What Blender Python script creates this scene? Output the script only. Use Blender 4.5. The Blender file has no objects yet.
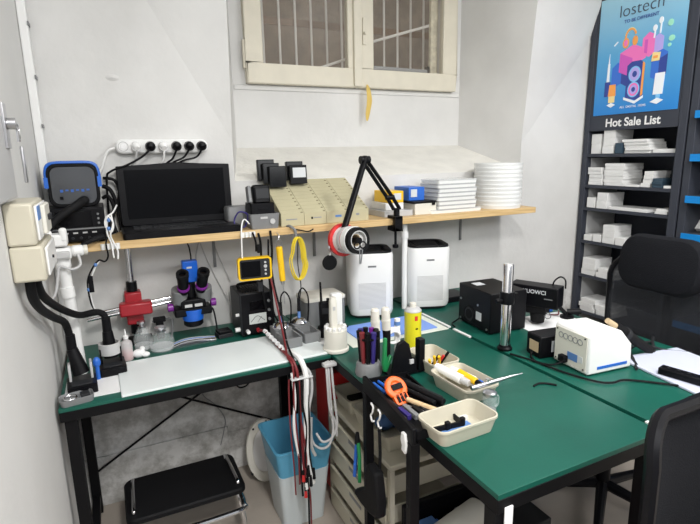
import bpy, bmesh, math, random
from mathutils import Vector, Matrix, Euler
random.seed(7)
PI = math.pi
R = math.radians
scene = bpy.context.scene
COL = scene.collection

# ------------------------------------------------------------------ materials
def mat(name, col, rough=.5, metal=0, var=.0, scale=8, bump=0, bscale=60, spec=.5, alpha=1, trans=0, emit=0, coat=0):
    m = bpy.data.materials.new(name); m.use_nodes = True
    nt = m.node_tree; b = nt.nodes['Principled BSDF']
    c = (col[0], col[1], col[2], 1)
    b.inputs['Base Color'].default_value = c
    b.inputs['Roughness'].default_value = rough
    b.inputs['Metallic'].default_value = metal
    b.inputs['Specular IOR Level'].default_value = spec
    b.inputs['Alpha'].default_value = alpha
    b.inputs['Transmission Weight'].default_value = trans
    b.inputs['Coat Weight'].default_value = coat
    if emit:
        b.inputs['Emission Color'].default_value = c; b.inputs['Emission Strength'].default_value = emit
    tc = nt.nodes.new('ShaderNodeTexCoord')
    if var:
        n = nt.nodes.new('ShaderNodeTexNoise'); n.inputs['Scale'].default_value = scale; n.inputs['Detail'].default_value = 5
        nt.links.new(tc.outputs['Object'], n.inputs['Vector'])
        r = nt.nodes.new('ShaderNodeValToRGB')
        r.color_ramp.elements[0].position = .3; r.color_ramp.elements[1].position = .7
        r.color_ramp.elements[0].color = tuple(max(0, v*(1-var)) for v in col) + (1,)
        r.color_ramp.elements[1].color = tuple(min(1, v*(1+var*.6)) for v in col) + (1,)
        nt.links.new(n.outputs['Fac'], r.inputs['Fac']); nt.links.new(r.outputs['Color'], b.inputs['Base Color'])
    if bump:
        n2 = nt.nodes.new('ShaderNodeTexNoise'); n2.inputs['Scale'].default_value = bscale; n2.inputs['Detail'].default_value = 6
        nt.links.new(tc.outputs['Object'], n2.inputs['Vector'])
        bp = nt.nodes.new('ShaderNodeBump'); bp.inputs['Strength'].default_value = bump; bp.inputs['Distance'].default_value = .01
        nt.links.new(n2.outputs['Fac'], bp.inputs['Height']); nt.links.new(bp.outputs['Normal'], b.inputs['Normal'])
    return m

def plaster():
    m = mat('plaster', (.70, .695, .68), .85, bump=.25, bscale=22, spec=.2)
    nt = m.node_tree; b = nt.nodes['Principled BSDF']; tc = nt.nodes['Texture Coordinate']
    n = nt.nodes.new('ShaderNodeTexNoise'); n.inputs['Scale'].default_value = 2.2; n.inputs['Detail'].default_value = 6
    nt.links.new(tc.outputs['Object'], n.inputs['Vector'])
    r = nt.nodes.new('ShaderNodeValToRGB')
    r.color_ramp.elements[0].position = .3; r.color_ramp.elements[0].color = (.62, .615, .60, 1)
    r.color_ramp.elements[1].position = .62; r.color_ramp.elements[1].color = (.72, .715, .70, 1)
    nt.links.new(n.outputs['Fac'], r.inputs['Fac'])
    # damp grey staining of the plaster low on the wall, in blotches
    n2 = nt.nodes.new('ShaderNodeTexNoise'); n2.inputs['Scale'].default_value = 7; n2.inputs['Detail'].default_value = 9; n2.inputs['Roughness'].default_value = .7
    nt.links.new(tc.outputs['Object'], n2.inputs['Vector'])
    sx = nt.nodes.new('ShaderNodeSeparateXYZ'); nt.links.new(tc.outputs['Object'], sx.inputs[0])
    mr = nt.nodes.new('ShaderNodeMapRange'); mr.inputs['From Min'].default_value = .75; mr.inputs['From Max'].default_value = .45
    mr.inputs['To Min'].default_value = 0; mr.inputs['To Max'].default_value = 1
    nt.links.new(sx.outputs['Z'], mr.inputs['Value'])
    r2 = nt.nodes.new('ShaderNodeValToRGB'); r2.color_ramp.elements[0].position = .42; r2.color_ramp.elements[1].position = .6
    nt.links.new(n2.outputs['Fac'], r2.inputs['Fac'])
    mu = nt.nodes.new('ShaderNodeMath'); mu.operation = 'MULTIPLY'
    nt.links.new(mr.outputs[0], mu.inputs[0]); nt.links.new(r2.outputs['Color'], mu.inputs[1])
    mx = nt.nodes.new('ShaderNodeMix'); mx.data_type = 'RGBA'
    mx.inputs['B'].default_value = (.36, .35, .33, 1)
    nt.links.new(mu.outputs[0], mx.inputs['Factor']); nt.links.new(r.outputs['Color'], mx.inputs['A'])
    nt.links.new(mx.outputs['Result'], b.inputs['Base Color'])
    return m

def wood(name, c0, c1, sc=(1.2, 30, 30)):
    m = mat(name, c0, .5)
    nt = m.node_tree; b = nt.nodes['Principled BSDF']; tc = nt.nodes['Texture Coordinate']
    mp = nt.nodes.new('ShaderNodeMapping'); mp.inputs['Scale'].default_value = sc
    n = nt.nodes.new('ShaderNodeTexNoise'); n.inputs['Scale'].default_value = 2.5; n.inputs['Detail'].default_value = 4; n.inputs['Distortion'].default_value = 1.2
    r = nt.nodes.new('ShaderNodeValToRGB')
    r.color_ramp.elements[0].position = .35; r.color_ramp.elements[0].color = c0 + (1,)
    r.color_ramp.elements[1].position = .65; r.color_ramp.elements[1].color = c1 + (1,)
    nt.links.new(tc.outputs['Object'], mp.inputs[0]); nt.links.new(mp.outputs[0], n.inputs['Vector'])
    nt.links.new(n.outputs['Fac'], r.inputs['Fac']); nt.links.new(r.outputs['Color'], b.inputs['Base Color'])
    return m

def see_through(name, col, fac, rough=.4):
    m = mat(name, col, rough)
    nt = m.node_tree; b = nt.nodes['Principled BSDF']; o = nt.nodes['Material Output']
    t = nt.nodes.new('ShaderNodeBsdfTransparent'); x = nt.nodes.new('ShaderNodeMixShader'); x.inputs[0].default_value = fac
    nt.links.new(t.outputs[0], x.inputs[1]); nt.links.new(b.outputs[0], x.inputs[2]); nt.links.new(x.outputs[0], o.inputs['Surface'])
    return m

M = dict(
    wall=plaster(), sill=mat('flaking_cream_plaster', (.77, .755, .705), .85, var=.07, scale=9, bump=.5, bscale=35, spec=.2),
    wallL=mat('left_wall_paint', (.70, .695, .68), .8, var=.05, scale=3, bump=.15, bscale=18, spec=.2),
    floor=mat('floor_lino', (.42, .37, .32), .45, var=.12, scale=5, bump=.05),
    ceil=mat('ceiling_paint', (.8, .8, .8), .9),
    stone=mat('outside_stone', (.26, .20, .15), .9, var=.35, scale=9, bump=.8, bscale=12),
    frame=mat('cream_paint', (.70, .655, .54), .5, var=.05, scale=12, bump=.12, bscale=30),
    flake=mat('flaking_cream_paint', (.85, .78, .60), .7, var=.35, scale=25, bump=.6, bscale=40),
    glass=see_through('dusty_glass', (.42, .38, .32), .14, .3),
    bar=mat('pale_bar', (.85, .83, .79), .5), greybar=mat('grey_bar', (.40, .42, .44), .4),
    pine=wood('pine_board', (.52, .34, .145), (.70, .50, .25)),
    green=mat('green_top', (.006, .092, .065), .40, var=.12, scale=5, bump=.03, bscale=150, spec=.4),
    blackm=mat('black_steel', (.004, .004, .005), .5, spec=.18),
    black=mat('black_plastic', (.004, .004, .0055), .42, var=.15, scale=30, spec=.18),
    blackr=mat('black_rubber', (.006, .006, .007), .65, spec=.18),
    screen=mat('dark_screen', (.002, .002, .003), .15, spec=.22),
    dgrey=mat('dark_grey', (.022, .023, .026), .5, spec=.25), mgrey=mat('mid_grey', (.20, .205, .21), .45), lgrey=mat('light_grey', (.5, .5, .5), .5),
    ugrey=mat('unit_grey', (.042, .047, .062), .5, spec=.3),
    white=mat('white_plastic', (.82, .82, .81), .4), whitep=mat('white_paper', (.85, .85, .85), .8),
    whiteg=mat('gloss_white_mat', (.78, .83, .83), .28, var=.04, scale=5),
    offw=mat('off_white', (.70, .68, .61), .45), beige=mat('beige_tray', (.54, .505, .405), .45, var=.04, scale=10),
    carton=mat('beige_carton', (.50, .46, .30), .7, var=.06, scale=12), cartond=mat('carton_notch', (.20, .17, .10), .8),
    boxw=mat('white_carton', (.78, .78, .77), .75, var=.05, scale=20),
    boxb=mat('dark_carton', (.03, .06, .09), .6),
    clear=see_through('clear_plastic', (.88, .90, .91), .45, .15), cloudy=see_through('cloudy_plastic', (.92, .93, .92), .85, .3),
    bottle=see_through('bottle_plastic', (.8, .78, .78), .55, .3), pink=mat('pink_liquid', (.80, .35, .36), .3),
    gl=see_through('clear_glass', (.75, .8, .8), .20, .05),
    chrome=mat('chrome', (.78, .78, .80), .16, 1), steel=mat('brushed_steel', (.55, .55, .57), .33, 1),
    red=mat('red_metal', (.36, .015, .025), .35), redp=mat('red_plastic', (.60, .03, .03), .4), redc=mat('red_cable', (.17, .018, .022), .5),
    blue=mat('blue_metal', (.01, .12, .60), .3), bluep=mat('blue_plastic', (.02, .13, .55), .4),
    purple=mat('purple_metal', (.20, .02, .27), .3), yellow=mat('yellow_plastic', (.85, .52, .01), .4),
    yellowc=mat('yellow_wire', (.80, .62, .04), .45), spray=mat('spray_yellow', (.72, .66, .02), .3, coat=.3),
    orange=mat('orange_plastic', (.95, .14, .02), .4), greenp=mat('green_plastic', (.012, .20, .06), .4),
    bin_blue=see_through('bin_blue', (.10, .36, .55), .93, .35), bin_clear=see_through('bin_white', (.66, .72, .74), .80, .35),
    mblue=mat('blue_mat', (.20, .34, .78), .6, var=.06, scale=14), mwhite=mat('white_mat', (.72, .75, .66), .4),
    lav=mat('lavender_pad', (.55, .58, .70), .45), skin=wood('handle_wood', (.62, .42, .22), (.75, .55, .33)),
    fabric=mat('black_fabric', (.006, .0065, .009), .9, bump=.3, bscale=300, spec=.2),
    mesh=see_through('chair_mesh', (.026, .028, .034), .70, .85),
    poster=None, tan=mat('kraft_core', (.55, .42, .26), .7), brown=mat('brown_tape', (.16, .08, .03), .4), silver=mat('silver_face', (.10, .105, .115), .18, .3),
    led=mat('led_blue', (.03, .12, .45), .4), bluestrip=mat('price_strip', (.0, .22, .62), .4), lbl=mat('label', (.62, .64, .66), .6),
    lblb=mat('blue_label', (.10, .22, .50), .6), vio=mat('violet_lining', (.03, .02, .16), .5),
    lcdg=mat('meter_face', (.55, .58, .56), .4), straw=mat('yellow_ribbon', (.68, .48, .12), .6), txt=mat('grey_print', (.28, .29, .3), .6),
)
def poster_mat():
    m = mat('poster_print', (.2, .5, .8), .35)
    nt = m.node_tree; b = nt.nodes['Principled BSDF']; tc = nt.nodes['Texture Coordinate']
    sx = nt.nodes.new('ShaderNodeSeparateXYZ'); nt.links.new(tc.outputs['Generated'], sx.inputs[0])
    r = nt.nodes.new('ShaderNodeValToRGB')
    r.color_ramp.elements[0].color = (.015, .22, .62, 1); r.color_ramp.elements[1].color = (.36, .62, .74, 1)
    e = r.color_ramp.elements.new(.5); e.color = (.10, .38, .66, 1)
    nt.links.new(sx.outputs['Z'], r.inputs['Fac']); nt.links.new(r.outputs['Color'], b.inputs['Base Color'])
    return m
M['poster'] = poster_mat()

# ------------------------------------------------------------------ mesh builder
def catmull(pts, k=6):
    P = [Vector(p) for p in pts]
    if len(P) < 3: return P
    out = []
    for i in range(len(P)-1):
        p0 = P[max(i-1, 0)]; p1 = P[i]; p2 = P[i+1]; p3 = P[min(i+2, len(P)-1)]
        for j in range(k):
            t = j/k
            out.append(.5*((2*p1)+(p2-p0)*t+(2*p0-5*p1+4*p2-p3)*t*t+(3*p1-p0-3*p2+p3)*t**3))
    out.append(P[-1]); return out

def rrect(w, d, r, n=5):
    r = max(min(r, w/2-1e-5, d/2-1e-5), 1e-4); pts = []
    for cx, cy, a0 in ((w/2-r, d/2-r, 0), (-w/2+r, d/2-r, 90), (-w/2+r, -d/2+r, 180), (w/2-r, -d/2+r, 270)):
        for k in range(n+1):
            a = R(a0+90*k/n); pts.append((cx+r*math.cos(a), cy+r*math.sin(a)))
    return pts

class MB:
    def __init__(s): s.bm = bmesh.new(); s.M = Matrix()
    def v(s, p): return s.bm.verts.new(s.M @ Vector(p))
    def f(s, vs, mi=0):
        try:
            q = s.bm.faces.new(vs); q.material_index = mi; return q
        except ValueError: return None
    def at(s, loc=(0, 0, 0), rot=(0, 0, 0)):
        s.M = Matrix.Translation(loc) @ Euler(tuple(R(a) for a in rot)).to_matrix().to_4x4(); return s
    def bx(s, x0, y0, z0, x1, y1, z1, mi=0):
        p = [s.v(q) for q in ((x0, y0, z0), (x1, y0, z0), (x1, y1, z0), (x0, y1, z0), (x0, y0, z1), (x1, y0, z1), (x1, y1, z1), (x0, y1, z1))]
        for q in ((3, 2, 1, 0), (4, 5, 6, 7), (0, 1, 5, 4), (1, 2, 6, 5), (2, 3, 7, 6), (3, 0, 4, 7)): s.f([p[i] for i in q], mi)
        return s
    def rings(s, L, mi=0, cap=(True, True), close=False):
        V = [[s.v(p) for p in ring] for ring in L]; n = len(V[0])
        for a, b in zip(V[:-1], V[1:]):
            for i in range(n): s.f([a[i], a[(i+1) % n], b[(i+1) % n], b[i]], mi)
        if close:
            a, b = V[-1], V[0]
            for i in range(n): s.f([a[i], a[(i+1) % n], b[(i+1) % n], b[i]], mi)
        else:
            if cap[0]: s.f(V[0][::-1], mi)
            if cap[1]: s.f(V[-1], mi)
        return s
    def loft(s, prof, mi=0, cap=(True, True)):           # prof: (z, w, d, r[, cx, cy])
        L = []
        for q in prof:
            z, w, d, r = q[:4]; cx, cy = (q[4], q[5]) if len(q) > 4 else (0, 0)
            L.append([(x+cx, y+cy, z) for x, y in rrect(w, d, r)])
        return s.rings(L, mi, cap)
    def lathe(s, prof, n=24, c=(0, 0, 0), mi=0, cap=(True, True)):
        L = [[(c[0]+r*math.cos(2*PI*k/n), c[1]+r*math.sin(2*PI*k/n), c[2]+z) for k in range(n)] for r, z in prof]
        return s.rings(L, mi, cap)
    def cyl(s, p0, p1, r0, r1=None, n=16, mi=0):
        r1 = r0 if r1 is None else r1
        p0 = Vector(p0); p1 = Vector(p1); d = (p1-p0).normalized()
        u = d.orthogonal().normalized(); w = d.cross(u)
        L = [[p+(u*math.cos(2*PI*k/n)+w*math.sin(2*PI*k/n))*r for k in range(n)] for p, r in ((p0, r0), (p1, r1))]
        return s.rings(L, mi)
    def tube(s, pts, r, n=8, k=6, mi=0, smooth=True, closed=False):
        P = catmull(pts, k) if smooth else [Vector(p) for p in pts]
        L = []; u = None
        for i, p in enumerate(P):
            d = (P[min(i+1, len(P)-1)]-P[max(i-1, 0)]).normalized()
            u = d.orthogonal().normalized() if u is None else (u-d*u.dot(d)).normalized()
            w = d.cross(u); rr = r(i/(len(P)-1)) if callable(r) else r
            L.append([p+(u*math.cos(2*PI*j/n)+w*math.sin(2*PI*j/n))*rr for j in range(n)])
        return s.rings(L, mi)
    def ring(s, c, ax, R0, r, n=28, m=8, mi=0):            # torus about axis ax
        ax = Vector(ax).normalized(); u = ax.orthogonal().normalized(); w = ax.cross(u); c = Vector(c)
        L = []
        for k in range(n):
            a = 2*PI*k/n; e = u*math.cos(a)+w*math.sin(a)
            L.append([c+e*(R0+r*math.cos(2*PI*j/m))+ax*r*math.sin(2*PI*j/m) for j in range(m)])
        return s.rings(L, mi, close=True)
    def hollow(s, c, ax, ro, ri, h, n=32, mi=0):           # pipe section / tape roll
        ax = Vector(ax).normalized(); u = ax.orthogonal().normalized(); w = ax.cross(u); c = Vector(c)
        def rg(r, z): return [c+ax*z+(u*math.cos(2*PI*k/n)+w*math.sin(2*PI*k/n))*r for k in range(n)]
        return s.rings([rg(ro, 0), rg(ro, h), rg(ri, h), rg(ri, 0)], mi, close=True)
    def prism(s, pts, t0, t1, plane='xz', mi=0):
        def P(a, b, t): return {'xz': (a, t, b), 'yz': (t, a, b), 'xy': (a, b, t)}[plane]
        A = [s.v(P(a, b, t0)) for a, b in pts]; B = [s.v(P(a, b, t1)) for a, b in pts]; n = len(pts)
        for i in range(n): s.f([A[i], A[(i+1) % n], B[(i+1) % n], B[i]], mi)
        s.f(A[::-1], mi); s.f(B, mi); return s
    def ball(s, c, r, sc=(1, 1, 1), n=16, mi=0):
        L = []
        for i in range(1, n//2):
            a = PI*i/(n//2)
            L.append([(c[0]+r*sc[0]*math.sin(a)*math.cos(2*PI*k/n), c[1]+r*sc[1]*math.sin(a)*math.sin(2*PI*k/n), c[2]-r*sc[2]*math.cos(a)) for k in range(n)])
        return s.rings(L, mi)
    def build(s, name, mats, parent=None, bev=0, ang=35, seg=2, loc=(0, 0, 0)):
        bmesh.ops.remove_doubles(s.bm, verts=s.bm.verts, dist=1e-6)
        bmesh.ops.recalc_face_normals(s.bm, faces=s.bm.faces)
        me = bpy.data.meshes.new(name); s.bm.to_mesh(me); s.bm.free()
        for m in (mats if isinstance(mats, (list, tuple)) else [mats]): me.materials.append(M[m] if isinstance(m, str) else m)
        me.polygons.foreach_set('use_smooth', [True]*len(me.polygons)); me.set_sharp_from_angle(angle=R(ang))
        o = bpy.data.objects.new(name, me); COL.objects.link(o); o.location = loc
        if parent: o.parent = parent
        if bev:
            b = o.modifiers.new('bevel', 'BEVEL'); b.width = bev; b.segments = seg; b.limit_method = 'ANGLE'; b.angle_limit = R(40); b.harden_normals = False
        return o

def tag(o, label, cat, group=None, kind=None):
    if label: o['label'] = label
    if cat: o['category'] = cat
    if group: o['group'] = group
    if kind: o['kind'] = kind
    return o
def T(name, label, cat, loc=(0, 0, 0), rz=0, group=None):
    o = bpy.data.objects.new(name, None); COL.objects.link(o); o.empty_display_size = .05
    o.location = loc; o.rotation_euler = (0, 0, R(rz)); return tag(o, label, cat, group)
def solo(name, mb, mats, label, cat, group=None, bev=0, ang=35):   # one-mesh thing written in room coordinates; origin moved to its base
    vs = [v.co for v in mb.bm.verts]
    o0 = Vector(((min(v.x for v in vs)+max(v.x for v in vs))/2, (min(v.y for v in vs)+max(v.y for v in vs))/2, min(v.z for v in vs)))
    bmesh.ops.translate(mb.bm, verts=mb.bm.verts, vec=-o0)
    return tag(mb.build(name, mats, None, bev, ang, loc=o0), label, cat, group)
def struct(o, name=None):
    o['kind'] = 'structure'; return o
def copy_tree(o, parent=None):
    c = o.copy(); COL.objects.link(c)
    if parent: c.parent = parent
    for ch in list(o.children): copy_tree(ch, c)
    return c
def text(name, body, size, parent, loc, rot, m, align='CENTER', bold=0, extr=.0004):
    cu = bpy.data.curves.new(name, 'FONT'); cu.body = body; cu.size = size; cu.align_x = align; cu.align_y = 'CENTER'
    cu.extrude = extr; cu.offset = bold; cu.materials.append(M[m])
    t = bpy.data.objects.new('tmp', cu); COL.objects.link(t)
    dg = bpy.context.evaluated_depsgraph_get(); dg.update()
    me = bpy.data.meshes.new_from_object(t.evaluated_get(dg), depsgraph=dg); bpy.data.objects.remove(t); bpy.data.curves.remove(cu)
    me.name = name; me.materials.clear(); me.materials.append(M[m])
    o = bpy.data.objects.new(name, me); COL.objects.link(o); o.parent = parent; o.location = loc; o.rotation_euler = tuple(R(a) for a in rot); return o

ORD = ['first', 'second', 'third', 'fourth', 'fifth', 'sixth', 'seventh', 'eighth', 'ninth', 'tenth', 'eleventh', 'twelfth']

# ------------------------------------------------------------------ the room
XR, YB, ZC = 3.25, -3.6, 2.85
mb = MB(); mb.bx(-.1, YB, -.06, XR+.1, .02, 0); struct(mb.build('floor', 'floor'))
mb = MB(); mb.bx(-.1, YB, ZC, XR+.1, .1, ZC+.06); struct(mb.build('ceiling', 'ceil'))
mb = MB(); mb.bx(-.12, YB, 0, 0, .1, ZC); struct(mb.build('wall_left', 'wallL'))
mb = MB(); mb.bx(XR, YB, 0, XR+.12, .1, ZC); struct(mb.build('wall_right', 'wallL'))
# back wall with the deep window recess and the leaning vault faces beside it
mb = MB()
rl, rr_, sf = .735, 2.405, 1.397          # recess left, right and front sill height
bl, br, sb, rt, rd = .86, 2.30, 1.548, 2.62, .45
A0 = mb.v((0, 0, 0)); A1 = mb.v((rl, 0, 0)); A2 = mb.v((rr_, 0, 0)); A3 = mb.v((XR, 0, 0))
B0 = mb.v((0, 0, sf)); B1 = mb.v((rl, 0, sf)); B2 = mb.v((rr_, 0, sf)); B3 = mb.v((XR, 0, sf))
K = mb.v((rl, 0, 1.57)); C0 = mb.v((0, 0, ZC)); C1 = mb.v((.02, 0, ZC)); C2 = mb.v((rl, -.14, ZC))
K2 = mb.v((rr_, 0, 1.55)); D1 = mb.v((XR, 0, 2.55)); D2 = mb.v((rr_, -.12, ZC)); D3 = mb.v((XR, -.10, ZC))
for q in ((A0, A1, B1, B0), (A1, A2, B2, B1), (A2, A3, B3, B2)): mb.f(q)
mb.f((B0, B1, K, C1, C0)); mb.f((K, C2, C1)); mb.f((B2, B3, D1, K2)); mb.f((K2, D1, D3, D2))
def lean(t): return -.14*max(0, (t-1.57)/(ZC-1.57))
E1 = mb.v((rl, lean(rt), rt)); E2 = mb.v((rr_, -.12*(rt-1.55)/(ZC-1.55), rt))
S0 = mb.v((bl, rd, sb)); S1 = mb.v((br, rd, sb)); S2 = mb.v((bl, rd, rt)); S3 = mb.v((br, rd, rt))
mb.f((B1, B2, S1, S0), 1); mb.f((B1, S0, S2, E1, K)); mb.f((B2, K2, E2, S3, S1)); mb.f((E1, S2, S3, E2)); mb.f((E1, E2, D2, C2))
# back of the recess: strips round the window opening
wl, wr, wb, wt = .93, 2.24, 1.872, 2.56
for q in (((bl, sb), (br, sb), (br, wb), (bl, wb)), ((bl, wb), (wl, wb), (wl, wt), (bl, wt)), ((wr, wb), (br, wb), (br, wt), (wr, wt)), ((bl, wt), (br, wt), (br, rt), (bl, rt))):
    mb.f([mb.v((x, rd, z)) for x, z in q])
for q in (((wl, wb), (wr, wb)), ((wl, wt), (wr, wt)), ((wl, wb), (wl, wt)), ((wr, wb), (wr, wt))):   # reveal of the opening
    mb.f([mb.v((q[0][0], rd, q[0][1])), mb.v((q[1][0], rd, q[1][1])), mb.v((q[1][0], rd+.18, q[1][1])), mb.v((q[0][0], rd+.18, q[0][1]))])
# peeling plaster blister on the flat part of the wall
for k in range(1): pass
wb_o = struct(mb.build('wall_back', ['wall', 'sill'], ang=3))
mb = MB(); L = []
for i in range(6):
    t = i/5; L.append([(.285+.013*math.cos(a)*(1-t)*2.0, -.010*t, 1.812+.008*math.sin(a)*(1-t)*1.6) for a in [2*PI*k/12 for k in range(12)]])
mb.rings(L); struct(mb.build('trim_1', 'wall'))       # a lifted flake of paint
# rough plinth at the foot of the back wall
mb = MB(); mb.bx(.0, -.012, 0, .62, .0, .235); mb.bx(.62, -.006, 0, 2.88, 0, .20); struct(mb.build('baseboard_back', 'wall', bev=.004))
# wooden bedding line under the window
mb = MB(); mb.bx(bl+.005, rd-.008, 1.842, br-.005, rd, 1.868); struct(mb.build('trim_2', 'wall', bev=.005))
# window
win = T('window_1', 'cream painted double casement window set deep in the wall recess', 'window', (0, 0, 0)); struct(win)
def sash(x0, x1, ph, gap):
    y0, y1 = rd-.045, rd+.0; b = .085; g = MB()
    z0, z1 = wb, wt
    for q in ((x0, z0, x1, z0+.10), (x0, z1-.08, x1, z1), (x0, z0+.10, x0+gap[0], z1-.08), (x1-gap[1], z0+.10, x1, z1-.08)):
        g.bx(q[0], y0, q[1], q[2], y1, q[3])
    s_ = g.build('sash', 'frame', win, bev=.006)
    g = MB(); g.bx(x0+gap[0]-.005, y0+.02, z0+.095, x1-gap[1]+.005, y0+.024, z1-.075); g.build('pane', 'glass', s_)
    return s_
s1 = sash(wl, 1.555, 0, (.088, .055)); s2 = sash(1.558, wr, 0, (.105, .10))
g = MB(); g.bx(1.532, rd-.062, wb+.005, 1.582, rd-.045, wt); g.build('astragal', 'frame', s1, bev=.004)
g = MB(); g.cyl((wl-.008, rd-.03, 1.945), (wl-.008, rd-.03, 2.08), .009); g.build('hinge', 'frame', s1)
g = MB(); g.bx(1.59, rd-.053, 2.10, 1.613, rd-.045, 2.24); g.cyl((1.60, rd-.05, 2.16), (1.60, rd-.07, 2.16), .008); g.build('latch_plate', 'frame', s2, bev=.002)
# ribbon on the window
mb = MB(); P = [(1.612, rd-.055, 1.888), (1.617, rd-.06, 1.86), (1.622, rd-.062, 1.80), (1.612, rd-.058, 1.73), (1.609, rd-.055, 1.69)]
W_ = [.004, .013, .017, .014, .005]; Pc = catmull(P, 4); Lr = []
for i, p in enumerate(Pc):
    t = i/(len(Pc)-1)*(len(W_)-1); k = min(int(t), len(W_)-2); w = W_[k]+(W_[k+1]-W_[k])*(t-k)
    Lr.append([p+Vector((-w, 0, 0)), p+Vector((0, -.004, 0)), p+Vector((w, 0, 0)), p+Vector((0, .002, 0))])
mb.rings(Lr)
solo('ribbon', mb, 'straw', 'yellow ribbon hanging from the bottom middle of the window', 'ribbon')
# outside: stone wall, security grille
mb = MB(); mb.bx(-.2, 1.25, 1.2, 3.6, 1.4, 4.2); mb.bx(-.2, .62, 1.4, 3.6, 1.25, 1.72); o = struct(mb.build('wall_outside', 'stone'))
gr = T('window_grille', 'pale vertical security bars outside the window', 'grille', (1.585, rd+.30, 1.73))
for i in range(14):
    x = -.66+.1*i; g = MB(); g.cyl((x, 0, 0), (x, 0, 1.1), .007, n=8); g.build('bar', 'bar', gr)
g = MB(); g.bx(-.72, .008, .52, .72, .015, .56); g.build('cross_rail', 'brown', gr)
mb = MB(); mb.cyl((1.63, rd+.06, 2.12), (2.14, rd+.06, 2.275), .008, n=8)
solo('rod', mb, 'bar', 'pale rod slanting across the right half of the window', 'rod')
mb = MB(); mb.cyl((1.32, rd+.07, 1.965), (1.60, rd+.07, 2.06), .007, n=8)
solo('rod', mb, 'bar', 'short pale rod in the bottom corner of the left window half', 'rod')
mb = MB(); mb.cyl((1.58, rd+.055, 2.0), (2.10, rd+.055, 1.995), .013, n=12); mb.bx(2.085, rd+.04, 1.975, 2.115, rd+.07, 2.025, 1)
solo('window_stay', mb, ['greybar', 'black'], 'grey horizontal tube with black end behind the right window pane', 'window stay')
mb = MB(); mb.bx(2.10, rd+.03, 1.96, 2.15, rd+.055, 2.55)
solo('flaking_post', mb, 'flake', 'flaking cream post behind the right edge of the window', 'post', bev=.004)

# left wall: door edge, keys, trunking, switch boxes
d1 = T('wall_cabinet', 'grey metal cabinet door with a lock on the left wall', 'cabinet', (.001, -1.4, 0))
g = MB(); g.bx(.0, -.45, 1.416, .022, .585, 1.60); g.build('door_leaf', 'lgrey', d1, bev=.003)
g = MB(); g.bx(.022, .52, 1.53, .028, .565, 1.63); g.cyl((.028, .545, 1.585), (.046, .545, 1.585), .013); g.build('lock', 'steel', d1, bev=.001)
k = T('key_bunch', 'keys on a ring hanging from the lock of the grey cabinet door', 'keys', (.043, -.845, 1.44))
g = MB(); g.ring((.004, .006, .125), (1, .2, 0), .019, .0015); g.build('key_ring', 'chrome', k)
g = MB(); g.bx(0, -.004, .105, .004, .012, .15); g.build('key', 'steel', k)
g = MB(); g.bx(0, .018, .01, .006, .036, .095); g.build('key_fob', 'steel', k, bev=.002)
mb = MB(); mb.bx(.001, -.052, .8, .03, -.016, ZC); struct(mb.build('trim_3', 'white', bev=.004))   # cable trunking up the corner
for i, z in enumerate((1.62, 1.79, 1.97, 2.12)):
    mb = MB(); mb.bx(.029, -.058, z, .034, -.012, z+.012)
    solo('trunking_clip', mb, 'mgrey', 'small grey clip on the white corner trunking, %s from the bottom' % ORD[i], 'clip', 'clips on the white trunking')
def swbox(z, lab, red, w=.058, h=.098):
    b = T('switch_box', lab, 'switch box', (.001, -.80, z))
    g = MB(); g.bx(0, -.11, 0, w, .11, h); g.build('housing', 'beige', b, bev=.006)
    g = MB(); g.bx(w, -.09, .008, w+.006, .105, h-.008); g.build('cover_plate', 'white', b, bev=.003)
    if red:
        g = MB(); g.bx(w+.006, -.02, .015, w+.016, .09, h-.012); g.build('breaker', 'offw', b, bev=.003)
        g = MB(); g.bx(w+.006, -.085, .055, w+.0072, -.03, .088); g.build('label', 'lblb', b)
        g = MB(); g.bx(w+.016, .02, .045, w+.022, .07, .06); g.build('toggle', 'dgrey', b, bev=.002)
    else: g = MB(); g.cyl((w+.006, .0, .04), (w+.010, .0, .04), .004); g.build('screw', 'dgrey', b)
swbox(1.309, 'upper beige breaker box with blue label on the left wall', True)
swbox(1.224, 'lower beige wall box below the breaker box with the blue label', False, .068, .084)

# ------------------------------------------------------------------ wall socket strip with plugs
st = T('socket_strip', 'white seven-way socket strip on the wall above the laptop', 'power strip', (.445, -.001, 1.522))
g = MB(); g.M = Matrix.Rotation(R(90), 4, 'X'); g.loft([(0, .355, .055, .025), (.03, .355, .055, .025), (.035, .345, .045, .022)]); g.M = Matrix()
o = g.build('strip_body', 'white', st); o.location = (0, 0, .028)
for i in range(7):
    g = MB(); x = -.15+.05*i; g.hollow((x, -.0345, .028), (0, -1, 0), .0195, .0165, .002, 20); g.build('socket', 'lgrey' if i == 0 else 'white', st)
g = MB(); g.bx(-.160, -.0375, .018, -.140, -.034, .038); g.build('switch', 'whitep', st, bev=.002)
def plug(i, m, lab, pts, cm=None):
    p = T('power_plug', lab, 'plug', (.295+.05*i, -.037, 1.53), group='plugs in the wall socket strip')
    g = MB(); g.cyl((0, 0, .02), (0, -.026, .018), .020, .018, n=16); g.cyl((0, -.026, .018), (0, -.034, .012), .018, .009, n=16)
    g.build('plug_body', m, p)
    P = [Vector(q)-p.location for q in pts]
    g = MB(); g.tube([(0, -.026, .012)]+P, .0042); g.build('cable', cm or m, p)
plug(0+.95, 'white', 'white plug beside the black plug, second way from the left end', [(.335, -.05, 1.50), (.318, -.035, 1.475), (.31, -.014, 1.43), (.31, -.012, 1.30)], 'lgrey')
plug(2, 'black', 'black plug standing alone between two white plugs', [(.36, -.06, 1.51), (.30, -.055, 1.478), (.24, -.045, 1.455), (.222, -.04, 1.42), (.215, -.04, 1.25)])
plug(3, 'white', 'white plug in the middle of the strip beside three black plugs', [(.44, -.05, 1.50), (.425, -.035, 1.475), (.42, -.014, 1.43), (.42, -.012, 1.30)])
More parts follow.
